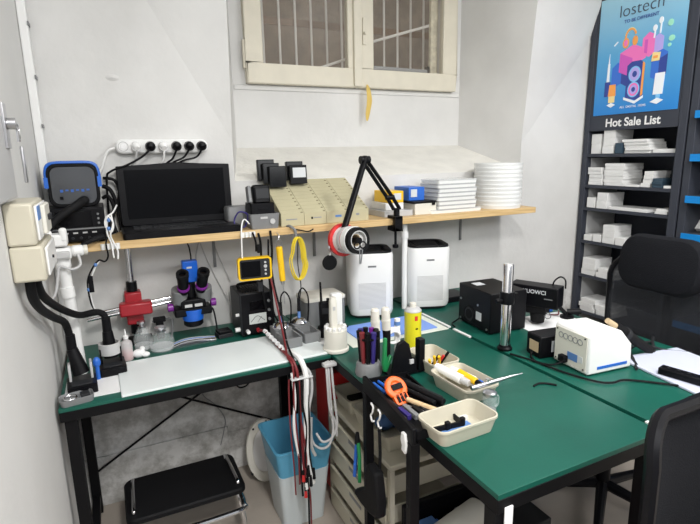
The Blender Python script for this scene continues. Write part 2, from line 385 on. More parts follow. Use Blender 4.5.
plug(4, 'black', 'black plug nearest the white plug in the row of three', [(.475, -.05, 1.50), (.45, -.035, 1.478), (.44, -.014, 1.43), (.44, -.012, 1.30)])
plug(5, 'black', 'middle black plug in the row of three black plugs', [(.52, -.05, 1.505), (.475, -.04, 1.482), (.452, -.014, 1.44), (.45, -.012, 1.30)])
plug(6, 'black', 'black plug at the right end of the socket strip', [(.57, -.05, 1.505), (.51, -.045, 1.488), (.468, -.014, 1.445), (.462, -.012, 1.30)])
mb = MB(); mb.tube([(.265, -.03, 1.545), (.235, -.03, 1.53), (.21, -.03, 1.47), (.19, -.03, 1.42), (.17, -.03, 1.3), (.16, -.03, 1.213)], .0045)
solo('cable', mb, 'white', 'white flex running down from the left end of the socket strip', 'cable')

# ------------------------------------------------------------------ pine shelf
ZS = 1.21
sh = T('wall_shelf', 'long pine board shelf running along the back wall', 'shelf', (0, 0, ZS-.03))
g = MB(); g.bx(.012, -.27, 0, 2.27, -.002, .03); g.build('board', 'pine', sh, bev=.002)
for x in (.62, 1.10, 1.98):
    g = MB(); g.bx(x-.010, -.20, -.005, x+.010, -.003, -.0005); g.bx(x-.006, -.009, -.16, x+.006, -.003, -.005); g.cyl((x, -.009, -.15), (x, -.014, -.15), .004, n=8); g.build('bracket', 'mgrey', sh)
mb = MB(); mb.lathe([(.014, 0), (.014, .428), (.014, .4285)], 16, (1.485, -.215, .7515)); mb.lathe([(.018, 0), (.018, .03)], 16, (1.485, -.215, 1.105))
solo('support_pipe', mb, 'white', 'white round pipe standing between the two air purifiers under the shelf', 'pipe')

# laptop
lp = T('laptop', 'large black laptop standing open on the pine shelf', 'laptop', (.472, -.145, ZS), 0)
g = MB(); g.loft([(.0005, .435, .24, .012), (.022, .435, .24, .012), (.026, .425, .23, .010)]); base = g.build('base', 'black', lp)
g = MB()
for r in range(5):
    for c in range(15): g.bx(-.175+.0235*c, -.025+.02*r, .026, -.175+.0235*c+.02, -.025+.02*r+.016, .0285)
g.build('keyboard', 'dgrey', base)
g = MB(); g.bx(-.05, -.105, .026, .05, -.045, .0268); g.build('touchpad', 'dgrey', base)
g = MB(); g.at((.008, .090, .026), (-3, 0, 0)); g.prism([(-.215, 0), (.215, 0), (.222, .01), (.222, .238), (.10, .243), (0, .25), (-.10, .243), (-.222, .238), (-.222, .01)], -.008, .008)
lid = g.build('lid', 'black', lp, bev=.003)
g = MB(); g.at((.008, .090, .026), (-3, 0, 0)); g.bx(-.195, -.0095, .028, .195, -.0078, .222); g.build('screen', 'screen', lid)
g = MB(); g.at((.008, .090, .026), (-3, 0, 0)); g.bx(-.03, -.0092, .012, .03, -.008, .015); g.build('maker_mark', 'dgrey', lid)
# bench power supply with blue-rimmed device on top
ps = T('rack_instrument', 'black rack instrument with dark display under the blue-rimmed device', 'instrument', (.105, -.135, ZS))
g = MB(); g.bx(-.095, -.11, .006, .095, .11, .125); g.build('case', 'black', ps, bev=.004)
g = MB(); g.bx(-.06, -.113, .062, .055, -.110, .115); g.build('display', 'screen', ps, bev=.001)
g = MB(); g.bx(-.093, -.1125, .050, .093, -.110, .055); g.build('front_strip', 'mgrey', ps)
for i in range(5):
    g = MB(); g.bx(-.07+.03*i, -.1135, .036, -.055+.03*i, -.110, .041); g.build('key', 'lgrey', ps)
for i in range(6):
    g = MB(); g.cyl((-.065+.026*i, -.110, .020), (-.065+.026*i, -.116, .020), .005, n=10); g.build('knob', 'dgrey', ps)
for i in range(3):
    g = MB(); g.cyl((.075, -.110, .07+.016*i), (.075, -.115, .07+.016*i), .004, n=10); g.build('button', 'mgrey', ps)
for x in (-.08, .08):
    for y in (-.09, .09):
        g = MB(); g.cyl((x, y, 0), (x, y, .006), .009, n=10); g.build('foot', 'blackr', ps)
bd = T('ultrasonic_cleaner', 'blue-rimmed rounded device with glossy grey front beside the laptop', 'device', (.113, -.105, ZS+.1255), 0)
g = MB(); g.M = Matrix.Translation((0, .08, .083)) @ Matrix.Rotation(R(90), 4, 'X')
g.loft([(0, .155, .15, .03), (.005, .165, .16, .032), (.16, .165, .16, .032)]); g.build('body', 'dgrey', bd)
g = MB(); g.M = Matrix.Translation((0, -.074, .083)) @ Matrix.Rotation(R(90), 4, 'X')
g.loft([(0, .178, .166, .036), (.012, .178, .166, .036), (.015, .172, .160, .034), (.015, .158, .146, .030), (.011, .152, .140, .028)], cap=(True, False)); g.build('rim', 'blackm', bd)
g = MB(); g.M = Matrix.Translation((0, -.084, .083)) @ Matrix.Rotation(R(90), 4, 'X')
g.loft([(0, .154, .142, .028), (.002, .152, .140, .028)]); fc = g.build('front_panel', 'silver', bd)
g = MB(); pts = catmull([(-.089, -.080, .10), (-.089, -.080, .135), (-.072, -.080, .165), (0, -.080, .169), (.072, -.080, .165), (.089, -.080, .135), (.089, -.080, .10)], 5); g.tube(pts, .007, smooth=False)
g.bx(-.098, -.092, .075, -.084, -.062, .115); g.bx(.084, -.092, .075, .098, -.062, .115); g.build('bumper', 'bluep', bd)
for i in range(6):
    g = MB(); g.bx(-.048+.018*i, -.0885, .058+(.004 if i % 2 else 0), -.038+.018*i, -.0865, .068); g.build('button', 'led', bd)
g = MB(); g.bx(-.052, -.0885, .030, -.040, -.0865, .042); g.build('switch', 'black', bd)
bd.scale = (.93, .93, .93)
# black rod handle lying over the instrument
mb = MB(); mb.tube([(.028, -.30, 1.275), (.06, -.285, 1.31), (.115, -.265, 1.345), (.14, -.26, 1.36)], lambda t: .011+.006*t, n=12); mb.ball((.143, -.258, 1.362), .017)
solo('rubber_wand', mb, 'blackr', 'black rubber wand slanting up in front of the rack instrument', 'wand')
mb = MB(); mb.tube([(.10, -.33, 1.20), (.14, -.30, 1.222), (.19, -.28, 1.235)], lambda t: .007+.004*t, n=10)
solo('probe', mb, 'blackr', 'small black probe lying below the keys of the rack instrument', 'probe')
for i, (pp, r) in enumerate((([(.205, -.05, 1.40), (.23, -.06, 1.385), (.245, -.06, 1.33), (.225, -.06, 1.27), (.235, -.06, 1.215)], .008), ([(.20, -.07, 1.355), (.222, -.08, 1.36), (.236, -.08, 1.31), (.215, -.08, 1.25), (.222, -.08, 1.214)], .007), ([(.21, -.03, 1.43), (.25, -.04, 1.42), (.262, -.035, 1.37), (.25, -.035, 1.3), (.255, -.035, 1.22)], .006))):
    mb = MB(); mb.tube(pp, r); solo('cable', mb, 'blackr', ('thick black cable looping down beside the blue-rimmed device', 'black cable looping low between the instrument and the laptop', 'black cable curving behind the laptop lid')[i], 'cable')
# white and blue leads clipped to the shelf edge
def clip(x, w, lab):
    c = T('cable_clip', lab, 'cable clip', (x, -.2715, ZS-.026))
    n = int(w/.014); g = MB(); g.bx(-w/2, -.006, 0, w/2, 0, .022); g.build('base', 'offw', c, bev=.001)
    for i in range(n):
        xx = -w/2+w*(i+.5)/n; g = MB(); g.bx(xx-.0045, -.014, .0, xx+.0045, -.006, .022); g.build('tooth', 'white', c, bev=.002)
clip(.208, .064, 'white cable clip on the shelf edge beside the laptop')
clip(.71, .062, 'white cable clip on the shelf edge above the yellow meter')
for i, (m, pp, lab) in enumerate((
    ('white', [(.245, -.2, 1.335), (.228, -.27, 1.315), (.205, -.285, 1.30), (.20, -.29, 1.27), (.218, -.29, 1.25), (.226, -.292, 1.28), (.21, -.292, 1.305), (.203, -.292, 1.25), (.212, -.290, 1.21), (.214, -.290, 1.18), (.215, -.290, 1.155)], 'white lead looping in front of the instrument and laptop'),
    ('white', [(.222, -.285, 1.31), (.224, -.292, 1.275), (.213, -.295, 1.24), (.22, -.290, 1.21), (.23, -.290, 1.18), (.228, -.290, 1.15)], 'white lead dropping through the right of the left clip'),
    ('blackr', [(.205, -.285, 1.235), (.195, -.295, 1.21), (.197, -.290, 1.165), (.185, -.29, 1.145), (.165, -.285, 1.15), (.14, -.28, 1.12), (.12, -.27, 1.07), (.122, -.27, 1.0), (.128, -.26, .97)], 'black lead hanging in a bow under the left end of the shelf'),
    ('white', [(.168, -.283, 1.15), (.143, -.275, 1.11), (.125, -.268, 1.05), (.128, -.265, .985), (.14, -.25, .95)], 'white lead hanging beside the black bow of lead'))):
    mb = MB(); mb.tube(pp, .003, n=6); solo('lead', mb, m, lab, 'cable')
for i, p in enumerate(((.212, -.293, 1.292), (.209, -.294, 1.262), (.153, -.283, 1.135), (.121, -.271, 1.045))):
    mb = MB(); mb.ball(p, .0065, (1, .9, 1.2), 10); solo('cable_tie', mb, 'bluep' if 0 else 'lblb', ('blue tie at the top of the looped white lead', 'blue tie in the middle of the looped white lead', 'blue tie high on the hanging bow of leads', 'blue tie low on the hanging bow of leads')[i], 'cable tie', 'blue cable ties')
mb = MB(); mb.loft([(0, .016, .012, .004), (.06, .016, .012, .004)]); bmesh.ops.translate(mb.bm, verts=mb.bm.verts, vec=(.131, -.272, 1.035))
solo('inline_switch', mb, 'black', 'small black box on the hanging bow of leads', 'switch')
# little white router + blue cable behind the battery charger
rt_ = T('router', 'small pale grey box behind the black clock charger', 'box', (.715, -.09, ZS))
g = MB(); g.loft([(0, .10, .09, .012), (.075, .10, .09, .012), (.085, .09, .08, .01)]); g.build('case', 'mgrey', rt_)
mb = MB(); pts = [(.70+.028*math.cos(a)+.004*math.sin(3*a), -.225+.006*math.cos(2*a), 1.252+.032*math.sin(a)) for a in [i*.62 for i in range(24)]]
mb.tube(pts, .003, n=6, k=3); solo('coiled_cable', mb, 'vio', 'dark blue coil of cable in front of the pale grey box', 'cable')
# battery tester: grey base, black top device
bc = T('charger_base', 'grey open-topped box holding a black device on the shelf', 'box', (.79, -.185, ZS))
g = MB(); g.loft([(0, .112, .14, .008), (.062, .125, .15, .01), (.062, .115, .14, .008), (.03, .112, .135, .008)]); g.build('tray', 'mgrey', bc)
g = MB(); g.cyl((.03, -.0735, .03), (.03, -.077, .03), .011, n=16); g.bx(-.02, -.075, .042, .01, -.0735, .050); g.build('logo', 'lgrey', bc)
bk = T('black_charger', 'black clock-like device with rounded screen standing in the grey box', 'device', (.79, -.185, ZS+.031))
g = MB(); g.loft([(0, .105, .10, .008), (.072, .10, .095, .008)]); g.bx(-.02, -.0525, .045, .02, -.049, .052); g.build('base', 'black', bk)
g = MB(); g.at((.006, -.01, .072), (-12, 0, 0)); g.loft([(0, .07, .045, .012), (.066, .075, .05, .014), (.072, .065, .04, .012)]); g.build('head', 'black', bk)
g = MB(); g.at((.006, -.01, .072), (-12, 0, 0)); g.bx(-.028, -.0275, .012, .028, -.0245, .056); g.build('screen', 'dgrey', bk, bev=.003)
g = MB(); g.at((-.04, -.01, .072), (-12, 0, 0)); g.bx(-.012, -.02, 0, .002, .02, .07); g.build('side_ear', 'mgrey', bk, bev=.003)

# beige cartons: four columns, ten rows rising to the back
cw, nr = .1035, 10
for c in range(4):
    for r in range(nr):
        h = .060+.0132*r; x = .862+cw*(c+.5); y = -.243+.0248*(r+.5)
        mb = MB(); xa, xb, ya, yb2, ha, hb = x-cw/2+.0006, x+cw/2-.0006, y-.0122, y+.0120, ZS+h-.0066, ZS+h+.0062
        vv = [mb.v(q) for q in ((xa, ya, ZS+.0004), (xb, ya, ZS+.0004), (xb, yb2, ZS+.0004), (xa, yb2, ZS+.0004), (xa, ya, ha), (xb, ya, ha), (xb, yb2, hb), (xa, yb2, hb))]
        for q in ((3, 2, 1, 0), (4, 5, 6, 7), (0, 1, 5, 4), (1, 2, 6, 5), (2, 3, 7, 6), (3, 0, 4, 7)): mb.f([vv[k] for k in q])
        mb.at((x+cw/2-.010, y-.0085, ha+.0016), (28, 0, 0)).bx(-.005, -.003, -.001, .005, .003, .0016, 1); mb.M = Matrix()
        if r == 0:
            if c == 0: mb.bx(x-.03, y-.0130, ZS+.026, x+.02, y-.0120, ZS+.031, 2)
            if c == 1: mb.bx(x-.02, y-.0130, ZS+.024, x-.012, y-.0120, ZS+.034, 3); mb.bx(x-.009, y-.0130, ZS+.027, x+.028, y-.0120, ZS+.032, 2)
            if c == 2: mb.bx(x-.01, y-.0130, ZS+.024, x+.02, y-.0120, ZS+.034, 4)
            if c == 3: mb.bx(x-.012, y-.0130, ZS+.026, x+.004, y-.0120, ZS+.036, 2)
        row = ['front', 'second', 'third', 'fourth', 'fifth', 'sixth', 'seventh', 'eighth', 'ninth', 'back'][r]
        colm = ['beside the black device', 'second from the black device', 'third from the black device', 'nearest the boom arm'][c]
        solo('flat_carton', mb, ['carton', 'cartond', 'txt', 'black', 'lblb'], 'beige flat carton, %s row of the column %s' % (row, colm), 'carton', 'beige cartons filed on the shelf', bev=.001)
def bcard(x, y, z, w, h, lab, white=False, rot=-4):
    b = T('small_carton', lab, 'box', (x, y, z), rot, 'black boxes on the cartons')
    g = MB(); g.at((0, 0, 0), (-6, 0, 0)); g.bx(-w/2, -.013, 0, w/2, .013, h); g.build('box', 'black', b, bev=.0015)
    g = MB(); g.at((0, 0, 0), (-6, 0, 0))
    if white: g.bx(-w/2+.012, -.0142, .028, w/2-.006, -.013, h-.012); g.build('label', 'lbl', b)
    else: g.bx(-w/2+.004, -.0138, .004, w/2-.004, -.013, h-.004); g.build('front_face', 'screen', b)
top = lambda y: ZS+.056+.0118*min(9, int((y+.243)/.0248))
bcard(.872, -.022, 1.395, .076, .092, 'tallest black box at the back of three on the beige cartons')
bcard(.887, -.050, 1.381, .074, .090, 'middle black box of the three overlapping on the cartons')
bcard(.908, -.078, 1.366, .074, .092, 'front black box of the three overlapping on the cartons')
bcard(1.005, -.030, 1.391, .078, .085, 'black box behind the white-labelled one on the cartons')
bcard(1.012, -.060, 1.376, .078, .084, 'black box with a white label standing on the cartons', True)

# boxes right of the arm
solo('flat_box', MB().bx(1.375, -.215, ZS, 1.53, -.03, ZS+.028), 'lgrey', 'grey flat box with dark edge lowest beneath the yellow box', 'box', bev=.002)
solo('flat_box', MB().bx(1.40, -.18, ZS+.0285, 1.50, -.04, ZS+.062), 'boxw', 'pale flat box between the grey flat box and the yellow box', 'box', bev=.002)
wc = T('white_case', 'white case with black lid edge under the blue box', 'case', (1.585, -.12, ZS))
g = MB(); g.bx(-.045, -.10, 0, .078, .09, .055); g.build('body', 'offw', wc, bev=.003)
g = MB(); g.bx(-.107+.05, -.102, .055, .077, .092, .066); g.build('lid', 'black', wc, bev=.003)
g = MB(); g.bx(.05, -.106, .045, .068, -.100, .066); g.build('latch', 'black', wc, bev=.002)
yb = T('parts_box', 'yellow-ended clear parts box beside the blue one', 'box', (1.455, -.12, ZS+.0625))
g = MB(); g.bx(-.04, -.06, 0, .045, .08, .055); g.build('body', 'yellow', yb, bev=.003)
g = MB(); g.bx(-.01, -.0625, .014, .03, -.060, .045); g.build('label', 'lbl', yb)
bb = T('parts_box', 'blue parts box with white label on the white case', 'box', (1.575, -.12, ZS+.0665))
g = MB(); g.bx(-.045, -.06, 0, .045, .08, .065); g.build('body', 'bluep', bb, bev=.003)
g = MB(); g.bx(-.035, -.0625, .018, .0, -.060, .055); g.build('label', 'lbl', bb)
# clear parts boxes stack
for i in range(8):
    q = T('clear_box', 'flat clear plastic box in the square stack, %s from the bottom' % ORD[i], 'box', (1.785+.004*(i % 3), -.145, ZS+.0205*i), 0, 'clear boxes stacked on the shelf')
    g = MB(); g.loft([(0, .230 if i else .308, .155, .008), (.0135, .233 if i else .312, .158, .008)]); g.build('tub', 'cloudy', q)
    g = MB(); g.loft([(.0135, .236 if i else .315, .16, .008), (.0202, .236 if i else .315, .16, .008)]); g.build('lid', 'clear', q)
# round tubs stack
for i in range(11):
    q = T('plastic_tub', 'white translucent round tub in the tall stack, %s from the bottom' % ORD[i], 'tub', (2.115, -.14, ZS+.0213*i), 0, 'round tubs stacked at the shelf end')
    g = MB(); g.lathe([(.1225, 0), (.1235, .010), (.1255, .012), (.126, .0205), (.1225, .0211)], 36); g.build('tub_body', 'cloudy', q)

# ------------------------------------------------------------------ boom arm with tape rolls
ba = T('boom_arm', 'black folding boom arm clamped to the shelf edge', 'boom arm', (1.398, -.285, ZS))
def rel(p, o): return tuple(a-b for a, b in zip(p, o.location))
cl = ba
apex = rel((1.225, -.31, 1.478), ba); foot = rel((1.398, -.285, 1.235), ba); mid = rel((1.36, -.29, 1.31), ba); tip = rel((1.062, -.395, 1.150), ba)
g = MB(); g.bx(-.02, -.022, -.055, .02, .05, -.033); g.bx(-.02, -.022, -.055, .02, -.002+.0, .012); g.bx(-.02, -.022, .001, .02, .05, .014); g.cyl((0, .01, -.12), (0, .01, -.055), .006); g.cyl((0, .01, -.135), (0, .01, -.12), .014); g.cyl((0, 0, .012), (0, 0, .05), .014); g.build('clamp', 'black', ba, bev=.002)
for dx in (-.016, .016):
    g = MB(); g.cyl((foot[0]+dx, foot[1], foot[2]+.02), (mid[0]+dx*.9, mid[1], mid[2]), .0085); g.cyl((mid[0]+dx*.9, mid[1], mid[2]), (apex[0]+dx*.7, apex[1]+.004, apex[2]), .0085); g.build('lower_rod', 'black', ba)
g = MB(); g.cyl((mid[0]-.02, mid[1], mid[2]), (mid[0]+.02, mid[1], mid[2]), .011); g.build('joint', 'black', ba)
g = MB(); a = Vector(apex); b = Vector(tip); g.cyl(a, b, .0135, n=12); g.cyl(a+Vector((.0, -.014, .006)), b+Vector((.0, -.014, .006)), .007, n=8); g.build('upper_rod', 'black', ba)
g = MB(); g.cyl((apex[0]-.022, apex[1], apex[2]), (apex[0]+.022, apex[1], apex[2]), .017); g.ball(apex, .02); g.build('elbow', 'black', ba)
g = MB(); g.ball(tip, .017); g.cyl((tip[0], tip[1], tip[2]), (tip[0], tip[1]-.0, tip[2]-.03), .011); g.cyl((1.088-1.398, -.32+.285, 1.148-1.21), (1.112-1.398, -.475+.285, 1.164-1.21), .012); g.build('end_joint', 'black', ba)
ax = Vector((.16, -.97, .10)).normalized(); c0 = Vector((1.092, -.345, 1.150))
spec = [('redp', .070, .028, .016, 'red tape roll, innermost on the end of the boom arm'), ('white', .057, .026, .024, 'white tape roll beside the red roll on the boom arm'), ('lgrey', .058, .026, .020, 'grey tape roll in the middle of the rolls on the boom arm'),
        ('redp', .054, .026, .006, 'thin red tape roll between the pale rolls'), ('white', .057, .026, .032, 'wide white tape roll near the front of the boom arm rolls'), ('brown', .054, .040, .022, 'black tape roll with pale core, outermost on the boom arm')]
d = 0
for i, (m, ro, ri, w, lab) in enumerate(spec):
    mb = MB(); mb.hollow(c0+ax*d, ax, ro, ri, w); 
    mb.hollow(c0+ax*(d+.0006), ax, ri+.0005, ri-.004, w-.001, mi=1)
    solo('tape_roll', mb, ['blackr' if m == 'brown' else m, 'lgrey' if m == 'brown' else 'tan'], lab, 'tape roll', 'tape rolls on the boom arm'); d += w+.001
sc_ = c0+ax*(d+.004)+Vector((.0, 0, -.022))
s_ = T('scissors', 'small steel scissors hanging in front of the tape rolls', 'scissors', tuple(sc_+Vector((0, 0, -.075))))
g = MB(); g.bx(-.004, -.002, 0, .001, 0, .06); g.build('blade', 'steel', s_); g = MB(); g.at((0, 0, 0), (0, 9, 0)); g.bx(-.001, -.004, 0, .004, -.002, .06); g.build('blade', 'steel', s_)
for x in (-.013, .013): g = MB(); g.ring((x, -.002, .078), (0, 1, 0), .013, .003, 18, 6); g.build('finger_loop', 'black', s_)
pf = T('round_pad', 'black round pad dangling below the tape rolls', 'pad', (1.028, -.36, 1.030))
g = MB(); g.cyl((0, .006, .03), (0, -.006, .03), .033, .031, n=28); g.build('disc', 'blackr', pf, bev=.002)
g = MB(); g.tube([(0, 0, .062), (.004, 0, .075), (-.003, 0, .088), (.002, 0, .10)], .005, n=8); g.build('chain', 'steel', pf)

# ------------------------------------------------------------------ things hanging from the shelf front
ym = T('microscope_screen', 'yellow-cased pocket meter with dark screen hanging under the shelf', 'meter', (.722, -.30, 1.01))
g = MB(); g.at((0, 0, .05), (90, 0, -4)); g.loft([(-.014, .135, .092, .012), (.014, .135, .092, .012), (.014, .122, .080, .010), (.010, .120, .078, .009)]); g.build('case', 'yellow', ym)
g = MB(); g.at((0, 0, .05), (90, 0, -4)); g.bx(-.060, -.039, .0102, .060, .039, .0125); f_ = g.build('front_plate', 'dgrey', ym)
g = MB(); g.at((0, 0, .05), (90, 0, -4)); g.bx(-.055, -.032, .0126, .022, .032, .0135); g.build('screen', 'screen', ym, bev=.001)
for i in range(4): g = MB(); g.at((0, 0, .05), (90, 0, -4)); g.cyl((.042, .024-.016*i, .012), (.042, .024-.016*i, .0155), .007 if i == 1 else .0045, n=12); g.build('button', 'lgrey', ym)
mb = MB(); mb.tube([(.675, -.30, 1.10), (.677, -.296, 1.15), (.68, -.293, 1.21), (.69, -.275, 1.245), (.705, -.26, 1.255), (.722, -.26, 1.235)], .0028, n=6)
solo('lead', mb, 'white', 'white lead holding up the yellow-cased pocket meter', 'cable')
for i, (m, pp, r, lab) in enumerate((('blackr', [(.725, -.29, 1.205), (.735, -.291, 1.17), (.738, -.285, 1.15), (.738, -.28, 1.125)], .004, 'short black lead dropping from the second shelf clip'),
    ('blackr', [(.748, -.29, 1.20), (.755, -.291, 1.16), (.76, -.27, 1.09), (.76, -.26, 1.0), (.765, -.25, .94), (.775, -.25, .86)], .005, 'long black lead hanging behind the yellow-cased meter'),
    ('blackr', [(.80, -.285, 1.205), (.803, -.285, 1.12), (.795, -.27, 1.0), (.80, -.26, .9), (.805, -.25, .80)], .005, 'black lead hanging between meter and yellow driver'),
    ('blackr', [(.79, -.285, 1.17), (.785, -.285, 1.05), (.79, -.28, .93), (.80, -.28, .85), (.83, -.28, .79)], .004, 'thin black lead beside the red lead pair'))):
    mb = MB(); mb.tube(pp, r, n=7); solo('lead', mb, m, lab, 'cable')
mb = MB(); mb.bx(.738, -.303, 1.12, .75, -.29, 1.155); solo('connector', mb, 'blackr', 'black connector hanging just above the yellow-cased meter', 'connector', bev=.003)
mb = MB(); mb.bx(.735, -.29, .955, .757, -.27, 1.0); solo('connector', mb, 'dgrey', 'dark connector hanging just below the yellow-cased meter', 'connector', bev=.004)
dr = T('precision_driver', 'yellow handled probe hanging point down under the shelf', 'probe', (.826, -.31, .895))
g = MB(); g.cyl((.009, 0, .10), (.0, 0, .245), .0125, .0135, n=14); g.build('handle', 'yellow', dr, bev=.003)
g = MB(); g.cyl((.013, 0, .0), (.009, 0, .10), .0018, n=8); g.cyl((.010, 0, .085), (.009, 0, .102), .006, .009, n=10); g.build('shaft', 'steel', dr)
g = MB(); g.ring((0, 0, .262), (0, 1, 0), .012, .002, 16, 6); g.tube([(0, 0, .274), (.003, .004, .29), (0, .02, .30)], .002, n=6); g.build('hook', 'steel', dr)
mb = MB()
for j in range(6):
    pts = [(.905+(.030+.003*(j % 3))*math.sin(a)*(1 if math.cos(a) < 0 else .75)+.002*j, -.293-.003*j, 1.078+.09*math.cos(a)+.003*(j % 2)) for a in [2*PI*k/20 for k in range(21)]]
    mb.tube(pts, .0026, n=6, k=2)
solo('wire_hank', mb, 'yellowc', 'looped hank of yellow wire hanging below the beige cartons', 'wire')
mb = MB(); mb.tube([(.885, -.25, ZS+.002), (.89, -.275, ZS+.004), (.905, -.29, ZS-.012), (.905, -.292, ZS-.045)], .006, n=8); solo('hook', mb, 'mgrey', 'grey clip holding the yellow wire hank at the shelf edge', 'hook')
mb = MB(); mb.tube([(.91, -.275, 1.20), (.935, -.285, 1.195), (.965, -.285, 1.188), (.99, -.28, 1.196)], .003, n=6); solo('lead', mb, 'blackr', 'short black lead along the shelf edge right of the yellow hank', 'cable')
mb = MB(); mb.tube([(.925, -.27, 1.17), (.925, -.25, 1.05), (.935, -.25, .95), (.93, -.24, .88), (.93, -.23, .80)], .0022, n=6); solo('lead', mb, 'blackr', 'thin black lead dropping behind the yellow wire hank', 'cable')
for i, (a, b, c) in enumerate((((.55, -.004, 1.175), (.60, -.006, 1.02), (.665, -.02, .86)), ((.61, -.004, 1.175), (.635, -.006, 1.08), (.68, -.02, .95)), ((.57, -.004, 1.175), (.54, -.006, 1.05), (.60, -.02, .90)))):
    mb = MB(); mb.tube([a, b, c], .0022, n=6); solo('lead', mb, 'lgrey', ('pale wire slanting down the wall right of the microscope', 'pale wire slanting behind the yellow-cased meter', 'pale wire bowed beside the microscope eyepieces')[i], 'cable')

# ------------------------------------------------------------------ left bench
TZ = .75
lb = T('workbench', 'long green-topped black bench along the back wall carrying the microscope', 'workbench', (.465, -.30, 0))
g = MB(); g.bx(-.455, -.285, .705, .46, .29, .738); g.build('frame', 'blackm', lb, bev=.002)
g = MB(); g.bx(-.455, -.285, .738, .46, .29, TZ); g.build('top', 'green', lb, bev=.001)
for x in (-.427, .432):
    for y in ((-.255, .262) if x < 0 else (.262,)):
        g = MB(); g.bx(x-.018, y-.018, 0, x+.018, y+.018, .705); g.build('leg', 'blackm', lb, bev=.002)
    if x < 0: g = MB(); g.bx(x-.015, -.237, .06, x+.015, .244, .09); g.build('side_rail', 'blackm', lb, bev=.002)
g = MB(); g.cyl((-.41, .262, .19), (.30, .262, .60), .005, n=8); g.cyl((-.35, .274, .61), (.41, .274, .20), .005, n=8); g.build('cross_brace', 'blackm', lb)
mb = MB(); mb.tube([(.56, -.575, .704), (.575, -.56, .685), (.60, -.55, .682), (.615, -.56, .704)], .003, n=6); solo('cable_loop', mb, 'blackr', 'small black cable loop under the front edge of the long bench', 'cable')
# mats
mb = MB(); mb.M = Matrix.Translation((.558, -.432, TZ)) @ Matrix.Rotation(R(1.5), 4, 'Z'); mb.loft([(0.0003, .745, .292, .004), (.006, .745, .292, .004), (.0075, .742, .289, .004)])
solo('silicone_mat', mb, 'whiteg', 'large glossy white work mat along the front of the long bench', 'mat')
mb = MB(); mb.loft([(.0003, .165, .20, .004, .105, -.44), (.003, .165, .20, .004, .105, -.44)]); bmesh.ops.translate(mb.bm, verts=mb.bm.verts, vec=(0, 0, TZ))
solo('paper_sheet', mb, 'whitep', 'white sheet under the two black iron holders', 'paper')
mb = MB(); mb.bx(.69, -.50, TZ+.0003, .975, -.30, TZ+.0025); solo('paper_sheet', mb, 'whitep', 'white sheet under the two grey tip cleaner holders', 'paper')

# soldering handle holders with fume hoses
def holder(x, y, hx, hz, ring, lab, s):
    h = T('iron_holder', lab, 'iron holder', (x, y, TZ+.0033), s)
    g = MB(); g.loft([(0, .088, .105, .008), (.028, .088, .105, .008), (.03, .08, .10, .008)], cap=(True, True)); g.bx(-.03, -.0535, .004, .03, -.0525, .022, 0); g.build('base', 'black', h)
    g = MB(); g.bx(-.03, -.045, .03, .03, -.005, .034); g.build('sponge', 'dgrey', h, bev=.002)
    g = MB(); g.bx(-.036, .0, .03, -.028, .045, .085); g.build('bracket', 'lgrey' if not ring else 'black', h, bev=.002)
    g = MB(); g.bx(.028, .0, .03, .036, .045, .085); g.build('bracket', 'lgrey' if not ring else 'black', h, bev=.002)
    if ring:
        g = MB(); g.hollow((0, .02, .060), (0, 0, 1), .037, .030, .042, 28); g.build('collar', 'lgrey', h, bev=.002)
    return h
holder(.075, -.46, 0, 0, False, 'black iron holder nearest the left wall', 4); holder(.168, -.345, 0, 0, True, 'black iron holder with a white collar behind the pink bottle', 4)
for (bx_, by, tx, ty, tz, lab, pp) in ((.075, -.437, .056, -.425, .915, 'black fume nozzle with hose nearest the left wall', [(.052, -.43, .958), (.048, -.47, .995), (.036, -.60, 1.05), (.028, -.76, 1.12), (.026, -.85, 1.175), (.028, -.87, 1.224)]),
        (.168, -.325, .165, -.318, .925, 'black fume nozzle with hose standing in the white collar', [(.160, -.318, .958), (.135, -.33, .975), (.09, -.38, .985), (.055, -.48, 1.035), (.034, -.60, 1.095), (.028, -.70, 1.145), (.028, -.76, 1.19), (.03, -.77, 1.224)])):
    n_ = T('fume_nozzle', lab, 'nozzle', (bx_, by, .80))
    P = lambda p: rel(p, n_)
    g = MB(); g.cyl(P((bx_, by, .80)), P((tx, ty, tz-.03)), .026, .017, n=18); g.cyl(P((tx, ty, tz-.03)), P((tx, ty, tz+.02)), .0155, .0145, n=18); g.build('nozzle', 'black', n_)
    g = MB(); g.tube([P((tx, ty, tz))]+[P(q) for q in pp], .0115, n=12); g.build('hose', 'blackr', n_)
mb = MB(); mb.ball((.122, -.40, .815), .013, (1, 1, 1.5)); mb.cyl((.122, -.40, .752), (.122, -.40, .81), .007); solo('flux_dispenser', mb, ['bluep'], 'small blue knob bottle between the two iron holders', 'bottle')
tn = T('metal_tin', 'flat grey metal tin at the front left corner of the long bench', 'tin', (.060, -.545, TZ+.0003), 10)
g = MB(); g.loft([(0, .092, .058, .014), (.02, .098, .062, .015), (.021, .094, .058, .014), (.012, .088, .053, .012)]); g.build('tray', 'mgrey', tn)
g = MB(); g.ring((-.018, 0, .017), (0, 0, 1), .019, .003, 22, 6); g.build('coil', 'chrome', tn)
g = MB(); g.bx(.012, -.018, .012, .038, .016, .023); g.build('block', 'dgrey', tn, bev=.002)
